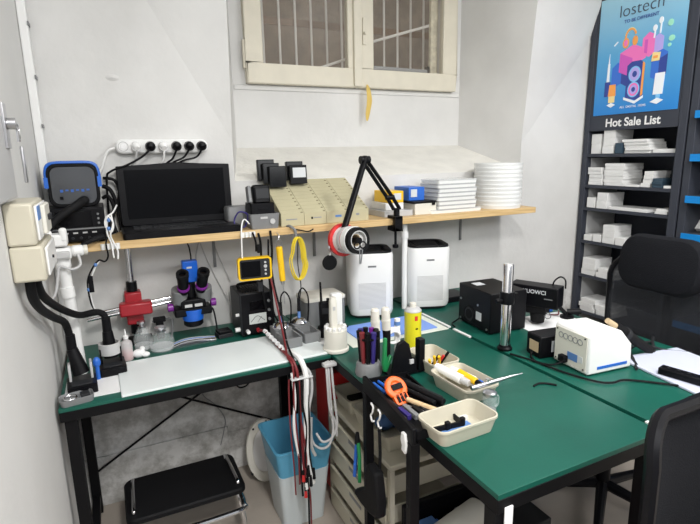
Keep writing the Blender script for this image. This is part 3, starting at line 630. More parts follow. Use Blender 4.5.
# bottle with pink liquid
bo = T('dropper_bottle', 'squeeze bottle with pink liquid beside the glass dispensers', 'bottle', (.222, -.255, TZ+.0003))
g = MB(); g.lathe([(.019, 0), (.021, .003), (.021, .062), (.019, .072), (.009, .080), (.008, .086)], 22); g.build('body', 'bottle', bo)
g = MB(); g.lathe([(.0195, .002), (.0195, .035)], 22); g.build('liquid', 'pink', bo)
g = MB(); g.lathe([(.010, .086), (.010, .096), (.004, .099), (.002, .122)], 14); g.build('nozzle', 'white', bo)
def dispenser(x, y, r, h, lab):
    q = T('glass_dispenser', lab, 'dispenser', (x, y, TZ+.0003))
    g = MB(); g.lathe([(r*.96, 0), (r, .006), (r*.98, h*.45), (r*.55, h*.78), (r*.36, h*.84)], 28); g.build('bottle', 'gl', q)
    g = MB(); g.lathe([(r*.9, .004), (r*.9, h*.18)], 28); g.build('liquid', 'clear', q)
    g = MB(); g.lathe([(r*.36, h*.84), (r*.40, h*.9), (r*.2, h*.92), (r*.2, h*1.0), (r*.45, h*1.02), (r*.45, h*1.10), (r*.2, h*1.13)], 18); g.build('pump', 'steel', q)
dispenser(.285, -.16, .036, .105, 'tall glass alcohol dispenser behind the pink bottle'); dispenser(.352, -.20, .050, .085, 'wide round glass alcohol dispenser beside the tweezers')
mb = MB(); mb.ball((.262, -.255, .768), .02, (1.3, .8, .85), 12); mb.ball((.285, -.262, .762), .014, (1.2, 1, .8), 12); mb.ball((.276, -.248, .783), .01, (1, 1, 1), 10); solo('cotton_wad', mb, 'whitep', 'crumpled white tissue in front of the glass dispensers', 'tissue')
tr = T('tweezer_tray', 'thin steel tray holding tweezers behind the white mat', 'tray', (.475, -.20, TZ+.0003), 4)
g = MB(); g.loft([(0, .175, .05, .006), (.008, .18, .055, .008), (.008, .172, .047, .006), (.003, .17, .045, .006)]); g.build('tray', 'steel', tr)
for i in range(5):
    mb = MB(); y = -.222+.0105*i; mb.tube([(.395, y, .757), (.44, y+.002, .768), (.50, y+.004, .766), (.565, y+.006, .757)], .0028, n=6)
    solo('tweezers', mb, ('steel', 'dgrey', 'chrome', 'lblb', 'steel')[i], '%s lying in the thin steel tray, %s from the white mat' % (('steel tweezers', 'dark tweezers', 'chrome tweezers', 'blue tweezers', 'steel tweezers')[i], ORD[i]), 'tweezers', 'tweezers in the steel tray')
mb = MB(); mb.tube([(.40, -.10, .753), (.41, -.09, .82), (.405, -.08, .835), (.36, -.07, .835), (.33, -.07, .83)], .004, n=8); solo('lead', mb, 'mgrey', 'grey bent wire standing behind the glass dispensers', 'wire')
mb = MB(); mb.bx(.335, -.085, .825, .385, -.055, .845); mb.bx(.345, -.08, .7505, .375, -.06, .825); solo('plug_block', mb, 'blackr', 'small black block on a post behind the glass dispensers', 'block', bev=.004)
bl_ = T('jig_block', 'small black ridged block at the right end of the tweezers', 'block', (.605, -.175, TZ+.0003), 8)
g = MB(); g.bx(-.032, -.028, 0, .032, .028, .018); g.build('base', 'dgrey', bl_, bev=.002)
for i in range(4): g = MB(); g.bx(-.028, -.024+.014*i, .018, .028, -.016+.014*i, .030); g.build('ridge', 'black', bl_, bev=.002)

# ------------------------------------------------------------------ microscope on boom
mi = T('microscope', 'blue and purple stereo microscope on a red-jointed chrome boom', 'microscope', (.268, -.06, TZ))
P = lambda *p: rel(p, mi)
g = MB(); g.bx(-.06, -.05, 0.0004, .06, .05, .012); g.build('base_plate', 'black', mi, bev=.003)
g = MB(); g.cyl(P(.268, -.06, .75+.012), P(.268, -.06, 1.17), .0135, n=18); g.build('pole', 'chrome', mi)
for za, zb in ((.79, .835), (.970, 1.01)): g = MB(); g.cyl(P(.268, -.06, za), P(.268, -.06, zb), .021, n=18); g.build('collar', 'black', mi)
g = MB(); g.bx(*P(.236, -.095, .835), *P(.300, -.030, .970)); g.build('pole_block', 'red', mi, bev=.006)
g = MB(); g.bx(*P(.212, -.135, .882), *P(.335, -.080, .935)); g.build('boom_block', 'red', mi, bev=.008)
for i, z in enumerate((.917, .899)):
    g = MB(); g.cyl(P(.095, -.115, z-.012), P(.455, -.108, z+.022), .0072, n=14); g.build('boom_bar', 'chrome', mi)
g = MB(); g.cyl(P(.425, -.11, .930), P(.49, -.105, .938), .022, n=16); g.build('boom_end', 'black', mi)
hx, hy, hz = .490, -.135, .893
hd = MB(); hd.bx(*P(hx-.075, hy-.035, hz-.035), *P(hx+.075, hy+.04, hz-.0)); hd.bx(*P(hx-.05, hy-.045, hz-.0), *P(hx+.05, hy+.04, hz+.04)); head = hd.build('body', 'black', mi, bev=.006)
g = MB(); g.lathe([(.042, -.028), (.045, 0), (.048, .02)], 28, P(hx, hy, hz-.03)); g.build('objective_ring', 'blue', mi, bev=.002)
g = MB(); g.lathe([(.034, -.028), (.040, -.022), (.040, 0)], 28, P(hx, hy, hz-.055)); g.build('lens_ring', 'black', mi)
g = MB(); g.bx(*P(hx-.035, hy-.049, hz+.008), *P(hx-.006, hy-.0452, hz+.02)); g.bx(*P(hx+.004, hy-.049, hz+.008), *P(hx+.035, hy-.0452, hz+.02)); g.build('nameplate', 'lgrey', mi)
for sx in (-1, 1):
    g = MB(); g.cyl(P(hx+sx*.075, hy, hz+.005), P(hx+sx*.098, hy, hz+.005), .017, n=18); g.build('focus_knob', 'purple', mi, bev=.002)
    g = MB(); g.cyl(P(hx+sx*.052, hy-.01, hz+.025), P(hx+sx*.046, hy-.03, hz+.085), .028, .035, n=20); g.build('prism_housing', 'mgrey', mi, bev=.004)
    a = Vector(P(hx+sx*.034, hy-.045, hz+.075)); b = Vector(P(hx+sx*.040, hy-.10, hz+.155)); dd = (b-a).normalized()
    g = MB(); g.cyl(a, b, .020, .023, n=20); ep = g.build('eyepiece', 'black', mi, bev=.001)
    g = MB(); g.cyl(a+dd*.022, a+dd*.034, .0245, n=20); g.build('trim_ring', 'purple', ep)
    g = MB(); g.hollow(b-dd*.004, dd, .0245, .015, .018, 20); g.build('eye_cup', 'blackr', ep)
    g = MB(); g.cyl(b, b+dd*.003, .0145, n=16); g.build('lens', 'screen', ep)
g = MB(); g.bx(*P(hx-.028, hy-.02, hz+.105), *P(hx+.032, hy+.025, hz+.195)); g.build('camera', 'blue', mi, bev=.004)
g = MB(); g.cyl(P(hx, hy+.0, hz+.04), P(hx, hy+.0, hz+.10), .02, n=16); g.build('neck', 'black', mi)
g = MB(); g.bx(*P(hx-.012, hy-.0225, hz+.165), *P(hx+.008, hy-.0195, hz+.172)); g.build('camera_mark', 'lbl', mi)
g = MB(); g.tube([P(hx+.012, hy+.01, hz+.195), P(hx+.012, hy+.01, hz+.215), P(hx+.01, hy+.03, hz+.25), P(hx, hy+.06, hz+.275)], .003, n=6); g.build('camera_cable', 'blackr', mi)
g = MB(); g.tube([P(hx+.075, hy+.01, hz-.02), P(hx+.09, hy+.03, hz-.04), P(hx+.10, hy+.05, hz-.09), P(hx+.105, hy+.06, hz-.14)], .004, n=6); g.build('light_cable', 'dgrey', mi)

# ------------------------------------------------------------------ white pvc piping with valves at the left end
pv = T('fume_pipe', 'white plastic fume pipe with two valves at the left end of the shelf', 'pipe', (.042, -.325, .7505))
P = lambda *p: rel(p, pv)
g = MB(); g.cyl(P(.052, -.31, .7505), P(.042, -.325, 1.17), .018, n=20); g.cyl(P(.045, -.325, 1.04), P(.043, -.325, 1.075), .0215, n=20); g.build('riser', 'white', pv)
g = MB(); g.bx(*P(.012, -.36, 1.175), *P(.072, -.295, 1.215)); g.cyl(P(.07, -.327, 1.198), P(.108, -.32, 1.198), .0195, n=20); g.cyl(P(.042, -.327, 1.14), P(.042, -.327, 1.18), .024, n=20); g.build('tee', 'white', pv, bev=.008)
g = MB(); g.bx(*P(.002, -.365, 1.2205), *P(.065, -.30, 1.262)); g.cyl(P(.012, -.355, 1.235), P(.012, -.355, 1.277), .012, n=14); g.cyl(P(.055, -.355, 1.235), P(.055, -.355, 1.283), .012, n=14); g.build('valve', 'white', pv, bev=.008)
g = MB(); g.bx(*P(.015, -.372, 1.182), *P(.068, -.360, 1.206)); g.build('lever', 'lgrey', pv, bev=.004)
g = MB(); g.cyl(P(.108, -.32, 1.198), P(.120, -.319, 1.198), .017, n=18); g.build('end_cap', 'offw', pv)
pv.location.x += .016
mb = MB(); mb.tube([(.105, -.34, 1.19), (.11, -.352, 1.155), (.085, -.362, 1.142), (.05, -.362, 1.155), (.04, -.366, 1.12), (.028, -.375, 1.07), (.01, -.38, 1.045)], .0045, n=8); solo('cable', mb, 'lgrey', 'pale grey cable drooping from the white fume pipe', 'cable')

# ------------------------------------------------------------------ middle of the bench: supply, tip cleaners, radio, white tower
pw = T('bench_supply', 'dark bench power supply with an analogue meter on the long bench', 'power supply', (.737, -.15, TZ+.0003))
g = MB(); g.bx(-.07, -.085, .008, .07, .09, .19); g.build('case', 'dgrey', pw, bev=.004)
g = MB(); g.bx(-.064, -.089, .012, .064, -.085, .186); fp = g.build('front_panel', 'black', pw, bev=.001)
g = MB(); g.bx(-.035, -.092, .055, .04, -.089, .10); fm = g.build('meter', 'lcdg', pw, bev=.001)
g = MB(); g.tube([(-.028, -.0925, .066), (0, -.0925, .09), (.032, -.0925, .066)], .0012, n=4); g.cyl((0, -.0925, .062), (.018, -.0925, .085), .0008, n=4); g.build('scale', 'black', fm)
g = MB(); g.bx(-.03, -.092, .115, .035, -.089, .155); g.build('display', 'screen', pw, bev=.001)
for i in range(3): g = MB(); g.cyl((.052, -.089, .07+.04*i), (.052, -.098, .07+.04*i), .006, n=12); g.build('knob', 'mgrey', pw)
for i, (x, m) in enumerate(((-.045, 'white'), (.0, 'red'), (.03, 'blackr'))): g = MB(); g.cyl((x, -.089, .028), (x, -.108, .028), .008, n=12); g.build('terminal', m, pw)
g = MB()
for i in range(9): g.bx(-.05+.011*i, -.06, .19, -.045+.011*i, .06, .194)
g.build('top_grille', 'black', pw)
g = MB(); g.at((0, 0, 0)); g.tube([(-.045, .02, .190), (-.045, .02, .208), (.045, .02, .208), (.045, .02, .190)], .007, n=8); g.build('carry_handle', 'black', pw)
g = MB(); g.cyl((-.070, -.06, .095), (-.085, -.06, .095), .007, n=12); g.cyl((-.07, -.06, .03), (-.09, -.06, .03), .010, n=12); g.build('side_terminal', 'white', pw)
for x in (-.055, .055):
    for y in (-.07, .075): g = MB(); g.cyl((x, y, 0), (x, y, .008), .008, n=10); g.build('foot', 'blackr', pw)
def tipc(x, y, lab, rz):
    q = T('tip_holder', lab, 'iron holder', (x, y, TZ+.0028), rz, 'grey tip cleaner holders')
    g = MB(); g.loft([(0, .072, .10, .006), (.045, .074, .10, .006), (.045, .060, .088, .004), (.02, .058, .086, .004)]); g.build('tray', 'mgrey', q)
    g = MB(); g.loft([(0, .074, .075, .006), (.052, .074, .075, .006), (.052, .070, .07, .006)]); bmesh.ops.translate(g.bm, verts=g.bm.verts, vec=(0, .0885, 0)); g.build('back_block', 'mgrey', q)
    g = MB(); g.lathe([(.036, 0), (.036, .004), (.026, .018), (.012, .024)], 24, (0, .085, .052)); g.build('funnel', 'chrome', q)
    g = MB(); g.cyl((0, .085, .074), (.003, .09, .10), .007, n=12); g.build('nozzle_tip', 'lblb', q)
    g = MB(); g.cyl((.003, .09, .10), (.006, .095, .155), .008, .0055, n=12); g.build('iron_handle', 'blackr', q)
    g = MB(); g.tube([(.006, .095, .15), (.012, .10, .18), (.03, .10, .195), (.05, .098, .16), (.053, .10, .10), (.053, .12, .02)], .0032, n=7); g.build('iron_cable', 'blackr', q)
tipc(.818, -.415, 'grey tip cleaner holder with silver funnel beside the red leads', 4); tipc(.905, -.395, 'grey tip cleaner holder with silver funnel beside the walkie-talkie', 4)
wk = T('walkie_talkie', 'black walkie-talkie with stub antenna standing in its charger', 'radio', (.995, -.375, TZ+.0003), -8)
g = MB(); g.loft([(0, .065, .07, .01), (.035, .062, .06, .01), (.04, .055, .05, .01)]); g.build('charger', 'black', wk)
g = MB(); g.loft([(.0405, .048, .032, .006), (.14, .054, .034, .008), (.148, .05, .03, .008)]); rb = g.build('body', 'black', wk)
g = MB(); g.bx(-.018, -.0185, .10, .018, -.0165, .125); g.build('display', 'dgrey', rb)
g = MB(); g.bx(-.018, -.0175, .055, .018, -.0160, .09); g.build('speaker_grille', 'blackr', rb)
g = MB(); g.cyl((-.017, .0, .148), (-.019, 0, .235), .0055, .0042, n=10); g.build('antenna', 'blackr', wk)
g = MB(); g.cyl((.012, 0, .148), (.012, 0, .162), .007, n=10); g.build('volume_knob', 'blackr', wk)
mb = MB(); mb.tube([(1.04, -.39, .76), (1.03, -.42, .77), (1.0, -.455, .758), (.965, -.47, .756)], .004, n=7); solo('cable', mb, 'white', 'short white cable beside the walkie-talkie', 'cable')
gb = T('grey_box', 'pale grey instrument box with white lid behind the walkie-talkie', 'box', (1.045, -.20, TZ+.0003), 0)
g = MB(); g.loft([(0, .19, .14, .02), (.12, .19, .14, .02)]); g.build('body', 'mgrey', gb)
g = MB(); g.loft([(.12, .196, .146, .02), (.132, .196, .146, .02), (.136, .186, .136, .02)]); g.build('lid', 'offw', gb)
tw = T('tube_winder', 'white upright tool with round notched base at the bench corner', 'tool', (.963, -.548, TZ+.0028))
g = MB(); g.lathe([(.052, 0), (.052, .010), (.046, .014), (.045, .085), (.030, .094)], 36); g.build('round_base', 'offw', tw, bev=.001)
for i in range(12):
    a = 2*PI*i/12; g = MB(); g.at((.036*math.cos(a), .036*math.sin(a), .086), (0, 0, math.degrees(a))); g.bx(-.006, -.006, 0, .008, .006, .014); g.build('notch_tooth', 'white', tw, bev=.002)
g = MB(); g.loft([(.09, .026, .024, .006), (.13, .030, .026, .007), (.20, .027, .024, .007), (.215, .02, .018, .006)]); bmesh.ops.translate(g.bm, verts=g.bm.verts, vec=(-.008, 0, 0)); g.build('neck', 'offw', tw)
g = MB(); g.bx(-.014, -.0145, .165, -.004, -.012, .18); g.build('button', 'lgrey', tw)
sl = MB(); sl.bx(.985, -.475, TZ+.0003, 1.03, -.44, TZ+.205); solo('white_adapter', sl, 'white', 'tall slim white box standing behind the notched round tool', 'box', bev=.006)
mb = MB(); mb.loft([(0, .05, .018, .006), (.012, .05, .018, .006)]); bmesh.ops.translate(mb.bm, verts=mb.bm.verts, vec=(1.09, -.34, TZ+.0003)); solo('remote', mb, 'black', 'small black remote lying behind the blue mat', 'remote')

# leads from supply over the bench edge, and the hanging bundle
for i, (m, r, pp, lab) in enumerate((
    ('redc', .006, [(.737, -.262, .78), (.75, -.30, .785), (.775, -.38, .765), (.80, -.47, .765), (.82, -.545, .768), (.835, -.598, .75), (.842, -.612, .68), (.843, -.612, .56), (.848, -.612, .42), (.85, -.615, .30)], 'thick dark red lead from the power supply over the bench edge'),
    ('white', .0105, [(.835, -.50, .762), (.848, -.545, .768), (.862, -.59, .758), (.872, -.613, .70), (.868, -.615, .60), (.862, -.615, .48), (.87, -.615, .36), (.885, -.612, .29)], 'thick white cable hanging in the middle of the bundle'),
    ('redc', .004, [(.775, -.27, 1.07), (.785, -.29, 1.03), (.79, -.31, .98), (.80, -.36, .88), (.815, -.46, .80), (.822, -.56, .764), (.825, -.607, .74), (.822, -.612, .60), (.83, -.612, .45), (.83, -.612, .30)], 'red lead running down from the yellow-cased meter'),
    ('blackr', .004, [(.79, -.29, 1.10), (.80, -.30, .98), (.812, -.37, .87), (.825, -.47, .79), (.838, -.57, .765), (.84, -.607, .73), (.838, -.618, .6), (.835, -.618, .44), (.838, -.618, .25)], 'black lead running down beside the red meter lead'),
    ('lgrey', .006, [(.87, -.60, .735), (.892, -.607, .70), (.895, -.607, .63), (.88, -.607, .55), (.885, -.607, .45), (.90, -.607, .40)], 'grey cable looped at the right of the bundle'),
    ('white', .006, [(.82, -.607, .72), (.826, -.61, .62), (.818, -.61, .50), (.835, -.61, .40), (.845, -.61, .34)], 'thin white cable hanging at the left of the bundle'),
    ('redc', .0035, [(.845, -.618, .52), (.858, -.622, .42), (.85, -.622, .33), (.866, -.622, .26), (.868, -.62, .15), (.866, -.62, .05)], 'long red lead reaching lowest of the bundle'),
    ('redc', .003, [(.806, -.612, .70), (.803, -.612, .64), (.803, -.612, .5), (.81, -.612, .38), (.812, -.612, .26)], 'thin red lead hanging alone at the left edge of the bundle'),
    ('blackr', .004, [(.855, -.61, .70), (.85, -.622, .60), (.862, -.622, .5), (.853, -.622, .4), (.86, -.622, .3), (.858, -.622, .10)], 'black lead woven through the hanging bundle'),
    ('blackr', .0035, [(.872, -.62, .66), (.875, -.624, .5), (.87, -.624, .42), (.882, -.624, .34)], 'short black lead at the right of the hanging bundle'))):
    pp = [(x-.062*min(1, max(0, (-.34-y)/.22)), y, z-(.04 if z < .5 else 0)) for x, y, z in pp]
    mb = MB(); mb.tube(pp, r, n=8); solo('bundle_lead', mb, m, lab, 'cable', 'cables hanging off the bench edge')
for i in range(7):
    t = i/6; mb = MB(); p = Vector((.748, -.30, .789)).lerp(Vector((.766, -.49, .770)), t); q = p+Vector((.0035, -.012, -.001)); mb.cyl(p, q, .0085, n=12)
    solo('lead_sleeve', mb, 'whitep', 'white sleeve on the dark red supply lead, %s from the power supply' % ORD[i], 'sleeve', 'white sleeves on the red lead')
for i, (p, m) in enumerate((((.84, -.628, .33), 'redp'), ((.862, -.628, .345), 'blackr'), ((.85, -.63, .295), 'white'), ((.87, -.628, .30), 'blackr'), ((.885, -.624, .325), 'blackr'), ((.846, -.63, .26), 'redp'))):
    p = (p[0]-.062, p[1], p[2]-.05); q = T('test_clip', ('red', 'black', 'white', 'black', 'black', 'red')[i]+' test clip at the foot of the bundle, '+('upper left', 'upper middle', 'middle', 'right of the white one', 'rightmost', 'lowest')[i], 'clip', p, 20*i-40, 'test clips on the cable bundle')
    g = MB(); g.cyl((0, 0, 0), (0, 0, .028), .007, .005, n=10); g.build('jaw', m, q); g = MB(); g.cyl((0, 0, .028), (0, 0, .045), .005, .004, n=8); g.build('boot', 'blackr', q)
ct = MB(); ct.bx(.750, -.626, .694, .835, -.600, .701); solo('strap', ct, 'lgrey', 'pale strap gathering the cable bundle under the bench edge', 'strap', bev=.004)
# cables at the bench corner, hanging in a loop over the bin
for i, (pp, lab) in enumerate((([(.935, -.60, .74), (.93, -.62, .66), (.935, -.62, .55), (.94, -.62, .46), (.92, -.62, .40), (.89, -.60, .385), (.87, -.57, .41), (.875, -.56, .50)], 'grey cable looping lowest over the blue bin'),
        ([(.945, -.605, .74), (.942, -.625, .66), (.95, -.625, .56), (.955, -.625, .48), (.935, -.62, .43), (.90, -.61, .415), (.885, -.58, .44)], 'grey cable looping above the lowest loop'),
        ([(.925, -.605, .74), (.922, -.622, .65), (.928, -.622, .55), (.95, -.622, .49), (.955, -.62, .43)], 'grey cable hanging straight at the bench corner'))):
    pp = [(x-.032, y-.006, z) for x, y, z in pp]
    mb = MB(); mb.tube(pp, .0048, n=8); solo('loop_cable', mb, 'lgrey', lab, 'cable', 'cables at the bench corner')
mb = MB(); mb.bx(.878, -.630, .722, .930, -.602, .736); solo('strap', mb, 'lgrey', 'grey cable clip below the notched round tool at the bench corner', 'strap', bev=.003)

# ------------------------------------------------------------------ air purifiers
def purifier(x, y, lab):
    p = T('air_purifier', lab, 'air purifier', (x, y, TZ+.0043), -20, 'air purifiers on the bench')
    g = MB(); g.loft([(0, .165, .165, .035), (.012, .175, .175, .04)]); g.build('base', 'dgrey', p)
    g = MB(); g.loft([(.012, .185, .185, .04), (.03, .195, .195, .042), (.285, .195, .195, .042), (.296, .19, .19, .042)]); bd_ = g.build('body', 'white', p)
    g = MB()
    for r in range(22): g.bx(-.06, -.0982, .045+.0055*r, .06, -.0970, .0475+.0055*r)
    g.build('intake_grille', 'lgrey', p)
    g = MB(); g.bx(-.018, -.0982, .235, .018, -.0972, .243); g.build('maker_mark', 'mgrey', p)
    g = MB(); g.loft([(.296, .188, .188, .042), (.306, .184, .184, .042), (.306, .150, .150, .04), (.294, .135, .135, .04)], cap=(True, True)); g.build('top_panel', 'black', p)
    g = MB()
    for r in range(9): g.bx(-.055, -.05+.0125*r, .2945, .055, -.046+.0125*r, .300)
    g.build('outlet_grille', 'blackr', p)
    p.scale = (1.06, 1.06, 1.03); return p
purifier(1.305, -.185, 'white air purifier with black top nearest the boom arm clamp'); purifier(1.615, -.200, 'white air purifier with black top right of the support pipe')

# ------------------------------------------------------------------ right-hand desks
def desk(name, lab, x0, x1, strip):
    d = T(name, lab, 'desk', ((x0+x1)/2, -.76, 0)); w = (x1-x0)/2
    g = MB(); g.bx(-w, -.745, .70, w, .738, .736); g.build('frame', 'blackm', d, bev=.002)
    g = MB(); g.bx(-w+.001, -.744, .736, w-.001, .737, TZ); g.build('top', 'green', d, bev=.001)
    for x in (-w+.02, w-.02):
        for y in (-.72, .715):
            g = MB(); g.bx(x-.02, y-.02, 0, x+.02, y+.02, .70); g.build('leg', 'blackm', d, bev=.002)
    if strip:
        for y0, y1 in ((.22, .44), (.08, .19), (-.73, -.69)):
            g = MB(); g.bx(-w-.014, y0, .745, -w-.001, y1, .7515); s_ = g.build('edge_strip', 'white', d); s_['label'] = 'white strip on the desk edge'
    if not strip: g = MB(); g.bx(-w+.04, -.66, .14, w-.04, -.215, .16); g.build('lower_shelf', 'blackm', d)
    return d
desk('work_desk', 'green-topped black desk carrying the beige trays and tool tray', .93, 1.506, False)
desk('work_desk', 'green-topped black desk carrying the white hot air station', 1.524, 2.125, True)
mb = MB(); mb.bx(1.03, -.565, TZ+.0003, 1.495, -.325, TZ+.004); solo('plastic_plate', mb, 'mwhite', 'pale greenish plate under the blue mat before the purifiers', 'plate', bev=.002)
mb = MB(); mb.bx(1.085, -.535, TZ+.0045, 1.455, -.335, TZ+.0085); solo('blue_mat', mb, 'mblue', 'blue ribbed mat on the pale plate before the purifiers', 'mat', bev=.001)

# tool tray on a black rack at the desk edge
tt = T('tool_rack', 'black metal tool rack with a shallow tray at the left desk edge', 'rack', (.905, -1.05, 0), -5.5)
P = lambda *p: (p[0]-.908, p[1]+1.05, p[2])
g = MB(); g.bx(*P(.898, -1.235, .735), *P(.912, -.875, .785)); g.build('side_panel', 'blackm', tt, bev=.003)
g = MB(); g.bx(*P(.9125, -1.235, .7508), *P(1.06, -.88, .756)); g.build('tray_floor', 'black', tt)
g = MB(); g.bx(*P(.9125, -1.235, .756), *P(1.06, -1.228, .775)); g.bx(*P(.9125, -.887, .756), *P(1.06, -.88, .775)); g.bx(*P(1.054, -1.228, .756), *P(1.06, -.887, .772)); g.build('tray_wall', 'blackm', tt)
for y in (-.892, -1.215):
    g = MB(); g.bx(*P(.897, y-.015, 0), *P(.925, y+.015, .735)); pz = g.build('post', 'blackm', tt, bev=.002)
    g = MB()
    for i in range(9): g.cyl(P(.8965, y, .12+.06*i), P(.8955, y, .12+.06*i), .005, n=8)
    g.build('post_holes', 'dgrey', tt)
g = MB(); g.bx(*P(.90, -1.23, .20), *P(.925, -.88, .225)); g.build('lower_rail', 'blackm', tt)
# tools in the tray
ot = T('orange_cutter', 'orange round-headed plastic tool lying on the black tool tray', 'tool', (.953, -1.015, .790), 0)
g = MB(); g.at((0, 0, 0), (44, 0, 8)); g.lathe([(.034, 0), (.038, .004), (.038, .012), (.034, .016), (.020, .016), (.018, .010)], 28); g.bx(-.026, -.055, .002, .026, -.02, .014); g.build('body', 'orange', ot, bev=.002)
g = MB(); g.at((0, 0, 0), (44, 0, 8)); g.bx(-.020, -.008, .0155, .020, .010, .018); 
for i in range(3): g.bx(-.018+.014*i, -.048, .014, -.008+.014*i, -.022, .016)
g.build('slots', 'blackr', ot)
for i, (m, a, b, r, lab, nm) in enumerate((('skin', (.97, -1.06, .772), (1.01, -1.165, .772), .009, 'pale wooden tool handle in front of the orange tool', 'wooden_handle'), ('blackr', (1.01, -.93, .775), (1.055, -1.13, .775), .010, 'thick black tool handle beside the beige trays', 'file'), ('blackr', (.985, -.93, .772), (1.03, -1.12, .772), .008, 'black tool handle between wooden handle and thick black one', 'file'),
      ('dgrey', (1.035, -.95, .770), (1.07, -1.10, .770), .006, 'thin dark rod along the beige trays in the tool tray', 'rod'), ('vio', (.985, -.905, .769), (.99, -.96, .769), .004, 'violet driver handle right of the two blue ones in the tool tray', 'driver'), ('bluep', (.935, -.91, .769), (.935, -.99, .769), .006, 'blue driver handle at the back left of the tool tray', 'driver'), ('bluep', (.955, -.905, .769), (.960, -.985, .769), .006, 'blue driver handle second from the tray edge', 'driver'), ('dgrey', (.915, -1.02, .768), (.925, -1.09, .768), .007, 'dark driver left of the orange tool', 'driver'))):
    mb = MB(); mb.cyl(a, b, r*.85, r, n=12); solo(nm, mb, m, lab, 'tool', bev=.002)
for i in range(5):
    x = .893+.021*i; mb = MB(); mb.bx(x+.004, -1.155+.01*(i % 2), .7563, x+.018, -1.10+.01*(i % 3), .772); solo('small_bit_box', mb, ('dgrey', 'vio', 'mgrey', 'black', 'dgrey')[i], 'small dark bit box at the front of the tool tray, %s from the left' % ORD[i], 'box', 'bit boxes in the tool tray', bev=.001)
for i, (m, a, b, r, lab) in enumerate((('mgrey', (.915, -.93, .766), (.905, -1.0, .766), .004, 'thin grey tweezer-like rod beside the blue drivers'), ('steel', (.975, -.91, .766), (.972, -.985, .766), .0035, 'thin steel rod between the drivers in the tool tray'), ('dgrey', (.93, -1.095, .764), (.955, -1.15, .764), .006, 'dark rod lying before the orange tool'), ('steel', (.955, -1.075, .764), (.99, -1.15, .764), .003, 'fine steel rod under the wooden handle'), ('redp', (1.008, -.90, .766), (1.012, -.945, .766), .005, 'short red driver at the back right of the tool tray'), ('blackr', (1.03, -.905, .768), (1.045, -.96, .768), .007, 'short black driver at the back right of the tool tray'), ('lgrey', (.90, -1.06, .763), (.895, -1.12, .763), .004, 'pale rod at the left rim of the tool tray'))):
    mb = MB(); mb.cyl(a, b, r*.8, r, n=10); solo('small_tool', mb, m, lab, 'tool', bev=.001)
# precision screwdriver carousel
ss = T('screwdriver_set', 'round carousel of precision screwdrivers with dark coloured handles', 'screwdriver set', (.975, -.800, TZ+.0003))
g = MB(); g.lathe([(.040, 0), (.042, .006), (.038, .035), (.034, .042), (.01, .042)], 28); g.build('base', 'mgrey', ss)
for i in range(9):
    a = 2*PI*i/9; x, y = .025*math.cos(a), .025*math.sin(a)
    g = MB(); g.cyl((x*.9, y*.9, .042), (x*1.1, y*1.1, .135), .0065, .0085, n=12); g.cyl((x*1.1, y*1.1, .135), (x*1.12, y*1.12, .142), .0088, n=12); g.build('screwdriver', ('blackm', 'purple', 'blackm', 'vio', 'blackm', 'redc', 'blackm', 'vio', 'blackm')[i], ss)
g = MB(); g.lathe([(.034, .118), (.034, .124), (.02, .124)], 24); g.build('ring', 'black', ss)
ss.scale = (1.12, 1.12, 1.12)
# pens and black bracket
pb = T('tool_stand', 'black stand with curved upright front holding the white pen tools', 'stand', (1.068, -.845, TZ+.0065))
g = MB(); g.bx(-.05, -.04, 0, .085, .055, .006); g.build('base', 'black', pb)
g = MB(); g.prism([(-.048, .006), (.052, .006), (.050, .050), (.032, .062), (.022, .108), (.0, .128), (-.024, .118), (-.040, .066)], -.040, -.028, 'xz'); g.build('front_plate', 'black', pb, bev=.003)
g = MB(); g.bx(.062, -.04, .006, .085, -.012, .118); g.build('upright', 'black', pb, bev=.002)
g = MB(); g.bx(.02, -.047, .040, .035, -.0405, .055); g.build('bracket_tab', 'lgrey', pb)
for i, (x, y, zt, lab) in enumerate(((1.045, -.735, .955, 'white pen tool with black grip, nearest the screwdriver carousel'), (1.085, -.742, .945, 'white pen tool with black grip, nearest the yellow spray can'))):
    q = T('pen_tool', lab, 'pen tool', (x, y, .757), 0)
    g = MB(); g.cyl((0, 0, 0), (-.004, 0, .12), .011, .0150, n=16); g.build('grip', 'blackr', q)
    g = MB(); g.cyl((-.004, 0, .12), (-.008, 0, .195), .0165, .0155, n=18); g.lathe([(.0175, .150), (.0175, .158)], 18, (-.006, 0, 0)); g.lathe([(.0155, .195), (.011, .203)], 16, (-.008, 0, 0)); g.build('barrel', 'offw', q)
mb = MB()
for j in range(4): mb.ring((1.108, -.748+.004*j, .842+.002*j), (.2, 1, .15), .024+.002*j, .0035, 26, 6)
solo('coiled_cable', mb, 'white', 'white cable coiled beside the yellow spray can', 'cable')
lt = MB(); lt.cyl((1.135, -.728, .757), (1.135, -.728, .905), .011, n=16); lt.cyl((1.135, -.728, .88), (1.135, -.728, .895), .0115, n=16, mi=1); solo('marker', lt, ['white', 'lblb'], 'white and blue tube between the pen tools and the spray can', 'tube')
gc = T('green_clamp', 'green plastic spring clamp standing at the tool tray', 'clamp', (1.005, -.865, .7775), 20)
g = MB(); g.prism([(-.008, .0), (.008, 0), (.012, .03), (.004, .05), (.006, .10), (-.006, .10), (-.010, .05), (-.014, .03)], -.006, .006, 'xz'); g.build('jaw', 'greenp', gc, bev=.003)
g = MB(); g.at((0, 0, 0), (0, 35, 0)); g.prism([(-.006, .0), (.006, 0), (.007, .05), (-.005, .05)], -.006, .006, 'xz'); g.build('handle', 'greenp', gc, bev=.003)
gc.scale = (1.0, 1.0, 1.2)
